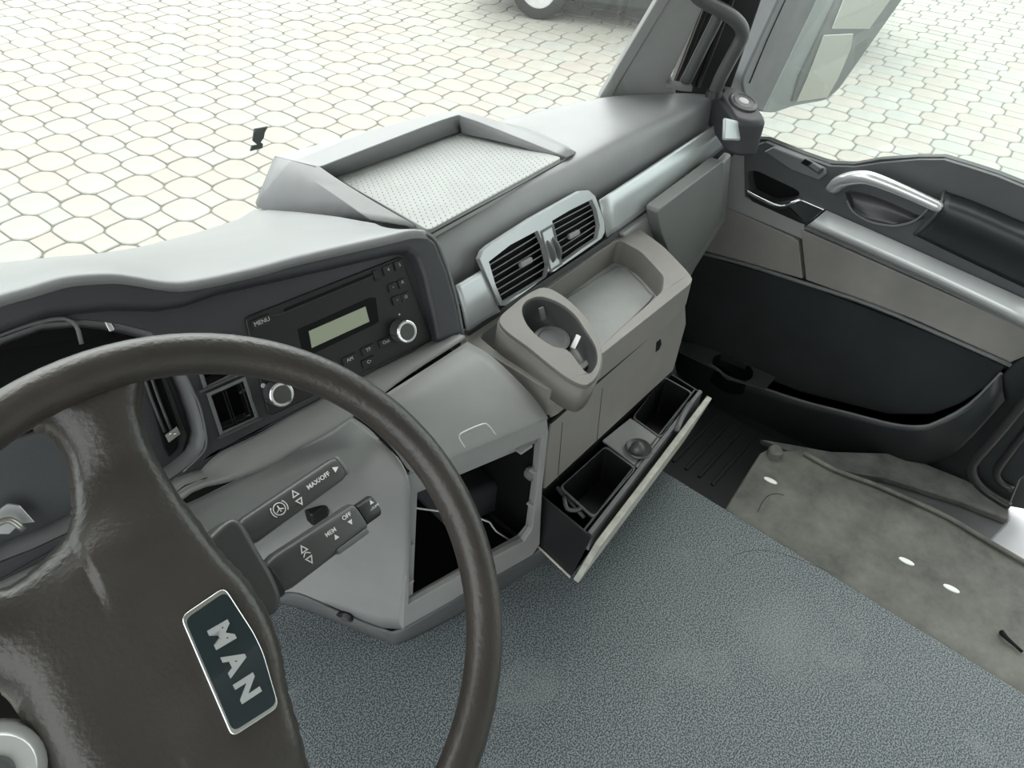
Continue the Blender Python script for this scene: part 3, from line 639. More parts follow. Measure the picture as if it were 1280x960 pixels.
# ---- air vents
av = thing('air_vent_unit', PL(680, 390, SP), 'silver framed twin centre air vents with dark louvres', 'air vent')
vo = [(600, 324), (604, 314), (612, 307), (665, 273), (726, 239), (736, 238), (744, 245), (755, 276), (756, 290), (752, 298), (700, 334), (632, 382), (626, 382), (618, 366), (606, 338)]
vl = [(611, 327), (638, 306), (672, 288), (680, 306), (686, 332), (683, 346), (660, 361), (629, 379), (619, 355)]
vr = [(690, 276), (712, 263), (740, 249), (746, 262), (750, 282), (747, 298), (726, 312), (703, 329), (697, 303)]
slab('frame', px(SP, vo, .016), -SPn*.010, M_silver, av, holes=[px(SP, vl, .016), px(SP, vr, .016)], bevel=.0018, seg=3, label='satin silver frame')
slab('vent_back', px(SP, vo, -.002), -SPn*.004, M_void, av)
def louvres(tl, bl, tr, br, n):
    for i in range(n):
        t = (i+.6)/n
        a = PL(tl[0]*(1-t)+bl[0]*t, tl[1]*(1-t)+bl[1]*t, SP, .009); b = PL(tr[0]*(1-t)+br[0]*t, tr[1]*(1-t)+br[1]*t, SP, .009)
        d = (b-a).normalized(); w_ = V((0, .75, -.66)); w_ = (w_-d*w_.dot(d)).normalized()
        box('louvre', (a+b)/2+w_*.006, ((b-a).length, .010, .0016), M_dash, av, ax=(d, w_, d.cross(w_)), bevel=.0006)
louvres((610, 327), (629, 380), (674, 288), (685, 346), 7)
louvres((689, 276), (703, 330), (742, 249), (749, 297), 7)
for a, b in ((657, 328), (717, 293)):
    p = PL(a, b, SP, .014); d = (PL(a+16, b-9, SP, .014)-p).normalized()
    box('louvre_tab', p, (.030, .009, .010), M_dash, av, ax=(d, SPn, d.cross(SPn)), bevel=.003)
for k, (a, b) in enumerate((((679, 292), (692, 336)), ((686, 288), (699, 332)))):
    p0, p1 = PL(*a, SP, .012), PL(*b, SP, .012); d = (p1-p0); nw = d.cross(SPn).normalized()
    bm_link('thumb_wheel', lathe_bm((p0+p1)/2-SPn*.010-nw*.0022, nw, [(.024, 0), (.026, .001), (.026, .0034), (.024, .0044)], 36), M_mid, av, smooth=True)
slab('wheel_slot', px(SP, [(676, 289), (692, 280), (703, 330), (688, 340)], .0172), SPn*.0006, M_mid, av, holes=[px(SP, [(678, 291), (691, 283), (701, 329), (689, 337)], .0172)], bevel=0)

# ---- tweeter pod at the door end
pod = thing('corner_speaker_pod', (1.5, .66, -.72), 'dark grey corner pod with round speaker grille at the foot of the pillar', 'speaker')
PO = (PL(925, 135, (V((1.5, .66, -.585)), EZ)), V((-.12, -.2, 1)).normalized())
pt = round_poly(px(PO, [(890, 108), (902, 103), (932, 112), (957, 144), (958, 152), (938, 153), (918, 148), (908, 132)]), .02)
slab('pod_body', pt, (0, 0, -.08), M_dark, pod, bevel=.012, seg=4)
spc = PL(929, 128, PO, .001); sd_ = (PL(944, 141, PO)-PL(914, 115, PO)).normalized()
g = lathe('speaker_grille', spc, PO[1], [(.034, -.002), (.034, .003), (.030, .004), (.026, .002), (.022, .0035)], M_stalk, pod, sx=sd_, ry=.8)
lathe('speaker_cap', spc+PO[1]*.003, PO[1], [(.012, 0), (.012, .002), (.006, .003)], M_dimwhite, g, sx=sd_, ry=.8)
lathe('foot_hole', PL(900, 112, PO, .0005), PO[1], [(.012, 0), (.011, .001)], M_void, pod)
sc2 = slab('pillar_foot_bracket', px(PO, [(834, 99), (864, 104), (866, 109), (852, 108), (832, 104)], .01), (0, 0, -.01), M_mid, pil, bevel=.001)

# ---- grab handle
gh = thing('grab_handle', PL(893, 113, PO), 'thick grey rubberised grab handle bent along the windscreen pillar', 'handle')
GH = (PL(895, 110, PO), PILL[1])
tube('bar', px(GH, [(893, 116), (901, 97), (912, 76), (923, 56), (928, 44), (926, 33), (916, 22), (902, 13), (885, 4), (868, -10), (862, -40)], .03), .0135, M_stalk, gh, sides=16, k=4)
tube('inner_bar', px(GH, [(856, 104), (868, 80), (882, 52), (896, 24), (900, 12)], .0), .012, M_stalk, gh, sides=14, k=3)
lathe('bar_foot', PL(893, 115, GH, .03), EZ, [(.018, -.01), (.016, .004)], M_black, gh)

# ================================================================== RADIO
rd = thing('car_radio', PL(430, 450, PN), 'black in-dash radio with grey green display and two silver ringed knobs', 'radio')
fp = round_poly(px(PN, [(306, 397), (502, 320), (541, 425), (336, 521)], .003), .006)
slab('faceplate', fp, -NN*.02, M_black, rd, bevel=.0015)
XR = (PL(457, 383, PN)-PL(386, 414, PN)).normalized(); YR = NN.cross(XR)
if YR.z < 0: YR = -YR
slab('display', px(PN, [(386, 414), (457, 383), (462, 402), (390, 435)], .0042), -NN*.002, M_lcd, rd, bevel=.0003, label='grey green lcd display')
slab('display_surround', px(PN, [(372, 412), (462, 372), (470, 372), (474, 402), (466, 407), (380, 448)], .0036), -NN*.002, M_void, rd, bevel=.0005)
slab('disc_slot', px(PN, [(355, 386), (467, 340), (468, 343), (356, 390)], .0036), -NN*.001, M_void, rd, bevel=0)
tube('disc_slot_lip', px(PN, [(340, 395), (355, 391), (468, 344), (478, 339)], .0034), .0007, M_dark, rd)
for q in ((500, 413), (345, 490)):
    c = PL(*q, PN, .004)
    k = lathe('knob', c, NN, [(.0145, 0), (.0140, .012), (.0135, .016)], M_stalk, rd, sides=32)
    lathe('knob_ring', c+NN*.015, NN, [(.0135, 0), (.0138, .0018), (.0125, .003), (.0105, .0025)], M_chrome, k, sides=32, label='chrome ring')
    lathe('knob_cap', c+NN*.0165, NN, [(.0104, 0), (.0102, .0012)], M_stalk, k, sides=32)
    for i in range(20):
        a = i*2*math.pi/20; d = XR*math.cos(a)+YR*math.sin(a)
        if i % 5 == 0: box('knob_rib', c+d*.0143+NN*.007, (.0008, .0012, .012), M_dark, k, ax=(d, d.cross(NN), NN), bevel=0)
def btn(q, w, h, s=None, size=.006, sx=1):
    c = PL(*q, PN, .0042); o = box('button', c, (w, h, .002), M_black, rd, ax=(XR, YR, NN), bevel=.0004)
    if s: text('lettering', s, size, c+NN*.0013, XR, YR, M_dimwhite, o, sx=sx)
btn((327, 402), .022, .010, 'MENU', .0065)
btn((470, 344), .006, .012); btn((485, 337), .013, .011, '4', .0055); btn((499, 331), .013, .011, '5', .0055)
btn((491, 359), .012, .010, '\u2022', .006); btn((503, 354), .012, .010, '^', .009); btn((496, 375), .012, .010, '\u2022', .006); btn((507, 371), .012, .010, 'O', .005)
btn((482, 427), .018, .009, 'Out', .006); btn((460, 437), .018, .009, 'TP', .006); btn((461, 452), .018, .009, 'C\u2022', .0055); btn((437, 449), .018, .009, 'AM', .006)
lathe('indicator', PL(499, 393, PN, .0035), NN, [(.0014, 0), (.0012, .001)], M_dimwhite, rd, sides=10)
lathe('indicator', PL(329, 482, PN, .0035), NN, [(.003, 0), (.0025, .001)], M_dimwhite, rd, sides=10)

# ================================================================== STEERING
wc = V((.075, .305, -.492)); az, th = math.radians(-84), math.radians(41)
wn = V((math.sin(th)*math.cos(az), math.sin(th)*math.sin(az), math.cos(th)))
wu = wn.cross(EZ).normalized(); wu = wu if wu.x > 0 else -wu; wv = wn.cross(wu)
WP = (wc, wn)
tdir = (PL(313, 872, WP)-PL(270, 783, WP)).normalized(); wup = wn.cross(tdir)     # reading direction and 'up' of the turned wheel
def wl(s, w, h=0): return wc+tdir*s+wup*w+wn*h
sw_ = thing('steering_wheel', wc-wn*.06, 'worn dark leather four-spoke steering wheel turned a quarter, with a badge on its hub', 'steering wheel')
rimp = [wc+wu*.2135*math.cos(a)+wv*.2135*math.sin(a) for a in [i*2*math.pi/96 for i in range(96)]]
tube('rim', rimp, .0162, M_wheel, sw_, sides=20, closed=True)
# hub pad with four spokes: outline in (s, w), mirrored about s = 0; built as a height field
half = [(.0, .033), (.030, .0300), (.052, .0235), (.080, .018), (.11, .0135), (.15, .0125), (.180, .016), (.204, .026), (.212, 0), (.2135, -.025), (.205, -.062), (.192, -.050), (.188, -.044), (.168, -.0405),
        (.145, -.046), (.126, -.0546), (.114, -.066), (.106, -.083), (.101, -.098), (.1015, -.107), (.112, -.118), (.130, -.130), (.165, -.135), (.150, -.155), (.125, -.175), (.105, -.187), (.085, -.170), (.062, -.146), (.045, -.134), (.032, -.128), (.0, -.1265)]
poly = [(s, w) for s, w in half]+[(-s, w) for s, w in half[1:-1][::-1]]
poly2 = []
pv = [V((s, w, 0)) for s, w in poly]; pv = smooth_loop(pv, 3); poly2 = [(p.x, p.y) for p in pv]
def sdist(x, y, P):
    ins = False; best = 9; bp = None; n = len(P)
    for i in range(n):
        x1, y1 = P[i]; x2, y2 = P[(i+1) % n]
        if (y1 > y) != (y2 > y) and x < (x2-x1)*(y-y1)/(y2-y1)+x1: ins = not ins
        dx, dy = x2-x1, y2-y1; t = max(0, min(1, ((x-x1)*dx+(y-y1)*dy)/(dx*dx+dy*dy+1e-12)))
        qx, qy = x1+dx*t, y1+dy*t; d = math.hypot(x-qx, y-qy)
        if d < best: best, bp = d, (qx, qy)
    return ins, best, bp
def pad_h(x, y, d):
    q_ = max(0, min(1, (y+.03)/.04)); R = .036-.021*q_*q_*(3-2*q_); e = min(d, R)/R; h = -.020+.020*math.sqrt(max(0, 1-(1-e)**2))
    r = math.hypot(x, y)
    # the hub is a flat shield, the spokes dip between hub and rim
    hub = 1/(1+math.exp((abs(x)-.125)/.012)) if y > -.06 else 1/(1+math.exp((math.hypot(x, y+.05)-.085)/.010))
    dip = -.012*(1-hub)*max(0, min(1, (.200-r)/.05))
    # thumb grooves and raised cushion edge round the flat centre
    cush = .006*math.exp(-((abs(x)-.088)/.020)**2)*(1 if y < .02 else .4)*math.exp(-((y+.045)/.06)**2)
    cent = -.004*math.exp(-(x/.05)**2-((y+.075)/.035)**2)
    return h+dip+cush+cent
g_ = .0026; bmw = bmesh.new(); grid = {}; cellv = {}
def gvert(i, j):
    if (i, j) in grid: return grid[(i, j)]
    x, y = i*g_, j*g_; ins, d, bp = sdist(x, y, poly2)
    if not ins or d < g_*.45: x, y = bp; d = 0
    v = bmw.verts.new(wl(x, y, pad_h(x, y, d))); grid[(i, j)] = v; return v
for i in range(-86, 86):
    for j in range(-75, 18):
        ins, d, bp = sdist((i+.5)*g_, (j+.5)*g_, poly2)
        if ins:
            try: bmw.faces.new([gvert(i, j), gvert(i+1, j), gvert(i+1, j+1), gvert(i, j+1)])
            except ValueError: pass
bmesh.ops.recalc_face_normals(bmw, faces=bmw.faces)
if sum((f.normal for f in bmw.faces), V((0, 0, 0))).dot(wn) < 0: bmesh.ops.reverse_faces(bmw, faces=bmw.faces)
be = [e for e in bmw.edges if len(e.link_faces) == 1]
ex = bmesh.ops.extrude_edge_only(bmw, edges=be)
for v in [x for x in ex['geom'] if isinstance(x, bmesh.types.BMVert)]: v.co -= wn*.016
me = bpy.data.meshes.new('hub_pad'); bmw.to_mesh(me); bmw.free()
M_hub = mat('creased_dark_hub_vinyl', (.040, .036, .032), .33, .5, 260, .15, 14, spec=.55, bdist=.0010)
link('hub_pad', me, M_hub, sw_, smooth=True)
# badge
bc = round_poly(px(WP, [(225, 771), (281, 733), (318, 790), (330, 815), (350, 884), (290, 923)], .0035), .006)
bdg = slab('badge_frame', bc, -wn*.005, M_chrome, sw_, bevel=.0012, label='chrome rimmed badge')
cb_ = sum(bc, V((0, 0, 0)))/len(bc)
slab('badge_plate', [cb_+(p-cb_)*.93+wn*.0006 for p in bc], -wn*.003, M_badge, bdg, bevel=.0004)
for ch_, q_ in (('M', (276, 794)), ('A', (293, 828)), ('N', (308, 861))):
    text('badge_letter', ch_, .0195, PL(*q_, WP, .0048), tdir, wup, M_silver, bdg, ext=.0012, bold=.0009, sx=1.05)
# lower left button pad at the frame corner
bp_ = lathe('switch_pod', wl(.0, -.150, -.012), wn, [(.030, -.02), (.028, .0), (.022, .006)], M_hsilver, sw_, sides=32, label='grey rounded switch pod')
lathe('pod_button', wl(.0, -.150, -.004), wn, [(.012, 0), (.010, .003)], M_stalk, bp_)

# column
cs = thing('steering_column', wc-wn*.30, 'dark grey steering column housing under the steering wheel', 'steering column')
tube('column_shroud', [wc-wn*.030+wu*-.02, wc-wn*.05+wu*-.02, wc-wn*.10+wu*-.02, wc-wn*.18+wu*-.02, wc-wn*.30+wu*-.02], [.035, .045, .048, .045, .045], M_dark, cs, sides=24, k=2)
SB = [PL(a, b, (wc-wn*.075, wn)) for a, b in ((280, 652), (292, 646), (304, 651), (318, 676), (344, 720), (354, 745), (350, 764), (336, 773), (298, 740), (240, 690))]
slab('stalk_carrier', round_poly(SB, .008), -wn*.045, M_stalk, cs, bevel=.006, seg=3)

def stalk(nm, p0, p1, hw0, hw1, y, label):
    base = Y(*p0, y); tip = Y(*p1, y); d = (tip-base).normalized(); nr = V((-.15, -.62, .78)); nr = (nr-d*nr.dot(d)).normalized(); s = nr.cross(d)
    if s.z > 0: s = -s
    t = thing(nm, base, label, 'stalk'); return t, base, tip, d, nr, s
def rsec(c, s, nr, w, h, k=20, pw=3.2):
    out = []
    for i in range(k):
        a = 2*math.pi*i/k; ca, sa = math.cos(a), math.sin(a)
        out.append(c+s*(w*math.copysign(abs(ca)**(2/pw), ca))+nr*(h*math.copysign(abs(sa)**(2/pw), sa)))
    return out
def loft_secs(name, secs, mt, parent, **k):
    bm = bmesh.new(); r = [[bm.verts.new(p) for p in s_] for s_ in secs]
    for A, B in zip(r, r[1:]):
        for i in range(len(A)): bm.faces.new([A[i], A[(i+1) % len(A)], B[(i+1) % len(A)], B[i]])
    bm.faces.new(r[0]); bm.faces.new(r[-1][::-1])
    o = bm_link(name, bm, mt, parent, smooth=True, **k)
    b = o.modifiers.new('bevel', 'BEVEL'); b.width = .0015; b.segments = 2; b.limit_method = 'ANGLE'; b.angle_limit = math.radians(50); b.harden_normals = True
    return o
t1_, b1, e1, d1, n1_, s1_ = stalk('control_stalk', (306, 666), (424, 584), 0, 0, .42, 'upper right steering stalk marked with brake symbol and arrows')
Ls = (e1-b1).length
loft_secs('arm', [rsec(b1-d1*.02, s1_, n1_, .011, .010), rsec(b1, s1_, n1_, .012, .010), rsec(b1+d1*.004, s1_, n1_, .0135, .010), rsec(b1+d1*(Ls-.006), s1_, n1_, .0125, .009), rsec(b1+d1*Ls, s1_, n1_, .0105, .008)], M_stalk, t1_)
loft_secs('arm_end', [rsec(b1+d1*Ls, s1_, n1_, .0115, .0085), rsec(b1+d1*(Ls+.004), s1_, n1_, .0105, .0075)], M_mid, t1_)
loft_secs('collar', [rsec(b1-d1*.012, s1_, n1_, .0145, .013, pw=2.2), rsec(b1+d1*.0, s1_, n1_, .0155, .013, pw=2.2)], M_seal, t1_)
def tri(nm, c, xd, yd, nr, r, mt, par, outline=False):
    p = [c+yd*r, c-xd*r*.85-yd*r*.6, c+xd*r*.85-yd*r*.6]
    cc = sum(p, V((0, 0, 0)))/3
    if outline: slab(nm, p, nr*.0004, mt, par, holes=[[cc+(q-cc)*.55 for q in p]], bevel=0)
    else: slab(nm, p, nr*.0004, mt, par, bevel=0)
f1 = lambda t, o=0: b1+d1*(Ls*t)+s1_*o+n1_*.0101-n1_*.0006*t
tube('brake_symbol', [f1(.32)+d1*.0056*math.cos(a)-s1_*.0056*math.sin(a) for a in [i*math.pi/10 for i in range(20)]], .0005, M_white, t1_, sides=5, closed=True)
for sg in (0, math.pi):
    tube('brake_arc', [f1(.32)+d1*.0078*math.cos(sg+a)-s1_*.0078*math.sin(sg+a) for a in [-.7+i*.2 for i in range(8)]], .0005, M_white, t1_, sides=5)
tube('brake_mark', [f1(.32, -.0036), f1(.32, .003)], .0006, M_white, t1_, sides=5)
tube('brake_mark', [f1(.31, .002)-d1*.003, f1(.32, -.0003), f1(.325, .002)+d1*.003], .0006, M_white, t1_, sides=5)
tri('arrow', f1(.50, -.0035), d1, -s1_, n1_, .0045, M_white, t1_, True); tri('arrow', f1(.50, .0050), d1, s1_, n1_, .0045, M_white, t1_, True)
text('lettering', 'MAX/OFF', .0062, f1(.74, -.001), d1, -s1_, M_white, t1_, bold=.0001)
tri('arrow', f1(.93, -.001), -s1_, d1, n1_, .0035, M_white, t1_)

t2_, b2, e2, d2, n2_, s2_ = stalk('control_stalk', (345, 718), (447, 646), 0, 0, .405, 'lower right steering stalk with ribbed slider and separate dark end cap')
Ls2 = (e2-b2).length
loft_secs('arm', [rsec(b2-d2*.015, s2_, n2_, .015, .014), rsec(b2, s2_, n2_, .0185, .015), rsec(b2+d2*.004, s2_, n2_, .0195, .015), rsec(b2+d2*(Ls2-.004), s2_, n2_, .0175, .013), rsec(b2+d2*Ls2, s2_, n2_, .015, .012)], M_stalk, t2_)
loft_secs('end_cap', [rsec(b2+d2*(Ls2+.001), s2_, n2_, .0125, .0105), rsec(b2+d2*(Ls2+.020), s2_, n2_, .0125, .0100), rsec(b2+d2*(Ls2+.023), s2_, n2_, .0105, .0085)], M_black, t2_, label='black twist end cap')
loft_secs('collar', [rsec(b2-d2*.030, s2_, n2_, .019, .018, pw=2.2), rsec(b2-d2*.004, s2_, n2_, .021, .018, pw=2.2)], M_seal, t2_)
f2 = lambda t, o=0: b2+d2*(Ls2*t)+s2_*o+n2_*.0151-n2_*.0018*t
box('slider', f2(.77, .0165)-n2_*.004, (.040, .006, .008), M_mid, t2_, ax=(d2, s2_, n2_), bevel=.002)
tri('arrow', f2(.30, -.006), d2, -s2_, n2_, .0050, M_white, t2_, True); tri('arrow', f2(.30, .006), d2, s2_, n2_, .0050, M_white, t2_, True)
tube('wiper_symbol', [f2(.26, .001), f2(.30, -.002), f2(.34, .001)], .0006, M_white, t2_, sides=5, k=3)
text('lettering', 'MEM', .0062, f2(.62, -.004), d2, -s2_, M_white, t2_, bold=.0001); tri('arrow', f2(.64, .003), d2, -s2_, n2_, .0032, M_white, t2_)
text('lettering', 'OFF', .0062, f2(.85, -.008), d2, -s2_, M_white, t2_, bold=.0001); tri('arrow', f2(.85, -.001), d2, s2_, n2_, .0032, M_white, t2_)
text('lettering', 'RESUME', .0036, f2(1.17, .001)-n2_*.0030, d2, -s2_, M_white, t2_); tri('arrow', f2(1.17, -.005)-n2_*.0030, d2, -s2_, n2_, .0028, M_white, t2_)
kl = box('key_switch', PL(396, 640, SD, .012), (.03, .02, .03), M_black, dash, bevel=.005)

# ================================================================== PASSENGER DOOR
XD = 1.60
door = thing('passenger_door', (XD+.03, .3, -1.40), 'grey and black trimmed passenger door with silver pull handle and deep pocket', 'door')
def dx(pts, x=XD): return [X(a, b, x) for a, b in pts]
def dslab(nm, pts, x, t, mt, bevel=.002, holes=(), **k): return slab(nm, dx(pts, x), (t, 0, 0), mt, door, holes=[dx(h, x) for h in holes], bevel=bevel, **k)
dslab('inner_skin', [(900, 176), (960, 176), (1003, 195), (1060, 208), (1120, 200), (1180, 199), (1240, 215), (1360, 265), (1390, 560), (1300, 640), (860, 560), (850, 330)], XD+.030, .02, M_door)
relz = [(p.x, p.y) for p in round_poly([V((a, b, 0)) for a, b in [(934, 214), (945, 213), (998, 238), (1000, 244), (990, 250), (966, 254), (937, 240)]], 7, 3)]
hndz = [(1056, 240), (1066, 237), (1100, 246), (1150, 268), (1156, 272), (1140, 279), (1110, 281), (1085, 277), (1064, 262)]
dslab('upper_panel', [(930, 196), (934, 186), (957, 178), (1003, 196), (1037, 208), (1067, 209), (1100, 204), (1147, 200), (1180, 200), (1213, 210), (1247, 221), (1300, 243), (1300, 384), (1280, 373), (1033, 264), (1001, 255), (975, 262), (950, 256), (931, 246)], XD, .03, M_door, .006, holes=[relz, hndz])
dslab('window_seal', [(930, 172), (959, 174), (1003, 192), (1037, 204), (1067, 205), (1100, 199), (1147, 196), (1180, 196), (1213, 206), (1247, 217), (1320, 246), (1320, 252), (1247, 221), (1213, 210), (1180, 200), (1147, 200), (1100, 203), (1067, 209), (1037, 208), (1003, 196), (957, 178)], XD+.012, .02, M_seal)
slab('recess_back', dx([(928, 206), (1005, 236), (1003, 262), (934, 250)], XD+.028), (.003, 0, 0), M_void, door)
loft('handle_bowl', [dx(hndz[:1]+hndz[1:6], XD+.004), dx([(1062, 246), (1070, 246), (1100, 254), (1140, 272), (1148, 274), (1138, 277)], XD+.026), dx([(1064, 262), (1085, 277), (1100, 280), (1120, 281), (1135, 280), (1140, 279)], XD+.004)], M_stalk, door, ku=3, kv=4)
lv = tube('release_lever', [X(a, b, x) for a, b, x in ((932, 238, 1.597), (950, 248, 1.59), (968, 256, 1.585), (980, 258, 1.585), (990, 254, 1.586), (1001, 249, 1.59))], [.004, .005, .005, .005, .005, .004], M_chrome, door, k=4, label='chrome release lever')
slab('lever_block', dx([(985, 258), (1001, 249), (1031, 262), (1020, 272), (1008, 281)], XD-.006), (.02, 0, 0), M_chrome, door, bevel=.003, label='chrome lever block')
slab('lever_shadow', dx([(932, 242), (968, 260), (985, 260), (1008, 281), (1000, 279), (940, 252)], XD-.002), (.02, 0, 0), M_black, door, bevel=.001)
ss = [[X(a, b, XD-.004) for a, b in ((1033, 263), (1110, 297), (1190, 333), (1290, 378))], [X(a, b, XD-.026) for a, b in ((1016, 277), (1101, 314), (1185, 352), (1292, 403))], [X(a, b, XD-.014) for a, b in ((1009, 282), (1095, 320), (1180, 359), (1290, 412))]]
loft('silver_strip', ss, M_dsil, door, ku=3, kv=1, solid=.004, bevel=.004, label='broad satin silver strip')
dslab('strip_underside', [(1009, 281), (1180, 357), (1292, 410), (1292, 418), (1180, 364), (1005, 286)], XD-.004, .02, M_mid, .001)
# light vertical corner piece and vinyl insert
dslab('corner_piece', [(905, 190), (933, 188), (931, 242), (1006, 281), (1004, 300), (900, 256), (898, 230)], XD+.002, .03, M_dash, .003)
dslab('vinyl_insert', [(900, 256), (990, 296), (998, 302), (1003, 349), (950, 334), (872, 312), (896, 280)], XD, .03, M_vinyl, .003, label='small front piece of stained vinyl')
dslab('vinyl_insert', [(1000, 286), (1295, 417), (1295, 440), (1262, 454), (1150, 403), (1007, 350), (1002, 300)], XD, .03, M_vinyl, .003, label='long stained grey brown vinyl panel')
tube('insert_rail', [X(a, b, XD-.006) for a, b in ((868, 314), (930, 330), (1003, 353), (1090, 382), (1180, 420), (1264, 457))], .005, M_mid, door, k=3)
dslab('cloth_panel', [(866, 316), (1003, 355), (1180, 424), (1256, 459), (1240, 480), (1200, 505), (1165, 518), (1110, 518), (1000, 490), (900, 450), (850, 430), (840, 380)], XD+.004, .03, M_dloth, .003)
# right end column of the door
dslab('end_column', [(1264, 456), (1296, 436), (1340, 520), (1290, 560), (1205, 600), (1130, 590), (1170, 540), (1240, 485)], XD+.0, .03, M_pocket, .006)
# pocket
rim = [(847, 437), (892, 458), (909, 471), (953, 485), (1005, 502), (1060, 516), (1115, 530), (1149, 533), (1170, 528), (1211, 506), (1252, 466)]
back = [(850, 425), (892, 432), (943, 458), (971, 470), (1029, 489), (1070, 500), (1115, 511), (1142, 513), (1167, 510), (1200, 497), (1249, 461)]
low_ = [(845, 520), (880, 545), (915, 556), (943, 562), (1000, 566), (1053, 568), (1100, 572), (1135, 575), (1165, 578), (1200, 560), (1256, 500)]
XI = 1.535
rr = [X(a, b, XI if 0 < i < 10 else XD-.01) for i, (a, b) in enumerate(rim)]
rr[8] = X(*rim[8], 1.55); rr[9] = X(*rim[9], 1.575)
ll = [X(a, b, 1.56 if i < 8 else 1.585) for i, (a, b) in enumerate(low_)]
mm = [a*.5+b*.5+V((-.006, 0, 0)) for a, b in zip(rr, ll)]
loft('pocket_front', [rr, mm, ll], M_pocket, door, ku=3, kv=4, solid=.006)
tube('pocket_rim', rr, .0035, M_mid, door, k=3)
bb = [X(a, b, XD) for a, b in back]
loft('pocket_bottom', [[p-EZ*.06+V((.004, 0, 0)) for p in rr], [p-EZ*.06 for p in bb]], M_void, door, ku=3, kv=1)
# web with bottle hole
wpn = (rr[4]-rr[1]).cross(bb[2]-rr[1]).normalized(); WBP = (rr[1], wpn if wpn.z > 0 else -wpn)
wb = px(WBP, [(850, 426), (892, 433), (943, 459), (970, 471), (957, 486), (909, 473), (892, 460), (848, 439)])
hw = px(WBP, [(916+25*math.cos(q)-7*math.sin(q), 459+12*math.cos(q)+13*math.sin(q)) for q in [k*math.pi/9 for k in range(18)]])
bmx = bmesh.new(); hv = [bmx.verts.new(p) for p in hw]; hv2 = [bmx.verts.new(p-EZ*.05) for p in hw]
for i in range(18): bmx.faces.new([hv[i], hv[(i+1) % 18], hv2[(i+1) % 18], hv2[i]])
bmx.faces.new(hv2); bm_link('bottle_well', bmx, M_void, door, smooth=True)
slab('bottle_web', wb, (0, 0, -.004), M_door, door, holes=[hw], bevel=0)
# switch panel, pull handle, arm rest
slab('switch_ledge', dx([(954, 190), (966, 184), (1004, 199), (1031, 212), (1033, 218), (1023, 226), (1018, 224), (990, 214)], XD-.012), (.02, 0, 0), M_mid, door, bevel=.004, seg=3)
swd = slab('window_switch', dx([(1000, 203), (1006, 198), (1030, 211), (1024, 219)], XD-.016), (.008, 0, 0), M_stalk, door, bevel=.002)
slab('switch_rocker', dx([(1011, 208), (1016, 204), (1027, 211), (1022, 216)], XD-.020), (.006, 0, 0), M_mid, swd, bevel=.002)
slab('switch_well', dx([(1001, 204), (1006, 199), (1014, 203), (1009, 208)], XD-.0185), (.003, 0, 0), M_void, swd, bevel=0)
hp = [(1041, 236, 1.592), (1050, 228, 1.572), (1064, 223, 1.555), (1082, 222, 1.548), (1100, 227, 1.548), (1125, 237, 1.550), (1150, 248, 1.554), (1176, 260, 1.562)]
tube('pull_handle', [X(*p) for p in hp], [.016, .018, .0185, .0185, .0175, .016, .015, .015], M_hsilver, door, sides=18, k=4, flat=.75, label='satin silver pull handle')
arm = [[X(a, b, XD-.002) for a, b in ((1180, 240), (1220, 254), (1300, 288))], [X(a, b, XD-.042) for a, b in ((1180, 254), (1218, 268), (1300, 304))], [X(a, b, XD-.048) for a, b in ((1172, 268), (1212, 284), (1300, 322))], [X(a, b, XD-.034) for a, b in ((1160, 280), (1205, 298), (1300, 340))], [X(a, b, XD-.002) for a, b in ((1144, 293), (1195, 318), (1300, 368))]]
loft('arm_rest', arm, M_pocket, door, ku=4, kv=4, solid=.004)
tube('arm_rest_edge', [X(1180, 240, XD-.004), X(1176, 256, XD-.040), X(1166, 272, XD-.044), X(1144, 293, XD-.004)], .004, M_stalk, door, k=4)
tube('bowl_edge', [X(a, b, XD-.004) for a, b in ((1058, 250), (1066, 264), (1085, 276), (1110, 282), (1128, 281), (1145, 275), (1160, 262))], .003, M_mid, door, k=4)
# side window
gx = XD+.035
gl = slab('window_glass', [X(935, 178, gx), X(1003, 196, gx), X(1067, 207, gx), X(1180, 198, gx), X(1247, 220, gx), V((gx, -.35, -.68)), V((gx, -.75, -.62)), V((gx, -.80, .3)), V((gx, .45, .3))], (.003, 0, 0), M_sglass, door, bevel=0)
box('window_frame', (gx, -.15, .34), (.05, 1.4, .08), M_seal, door)
box('window_frame', (gx, -.85, -.2), (.05, .08, 1.0), M_seal, door)
# lower door rear corner
slab('lower_skin', [V((XD+.03, .7, -1.0)), V((XD+.03, -.10, -1.0)), V((XD+.03, -.12, -1.30)), V((XD+.03, .7, -1.42))], (.02, 0, 0), M_pocket, door)

# ================================================================== FLOORS, SILL
ZM = -1.2
spc_ = Z(985, 800, ZM)
fmt = speckle('flecked_blue_grey_floor_covering', (.026, .036, .044), (.185, .208, .216), .5, (.22, .235, .24), 6.0, (V((0, 0, 0)), .11))
me_pts = [V((1.026, .80, ZM)), V((1.026, -.95, ZM)), V((-.2, -.95, ZM)), V((-.35, .80, ZM))]
mt_ = slab('engine_tunnel_mat', [p-EZ*.006 for p in me_pts], (0, 0, .010), fmt, None, bevel=.002)
mt_['label'] = 'blue grey flecked floor covering over the engine tunnel below the console'; mt_['category'] = 'floor mat'
# shift origin to the worn spot so the stain sits there
off = spc_ - WL[mt_]; off.z = 0; mt_.data.transform(Matrix.Translation(-off)); mt_.location = mt_.location + off; WL[mt_] = WL[mt_]+off
box('trim_5', (.34, -.08, ZM-.13), (1.36, 1.76, .24), M_pocket, kind='structure')
tube('mat_crack', [Z(a, b, ZM+.0042) for a, b in ((893, 735), (898, 715), (912, 698), (930, 690), (960, 688), (1000, 700), (1050, 720))], .0004, M_dark, mt_, k=3, sides=5)
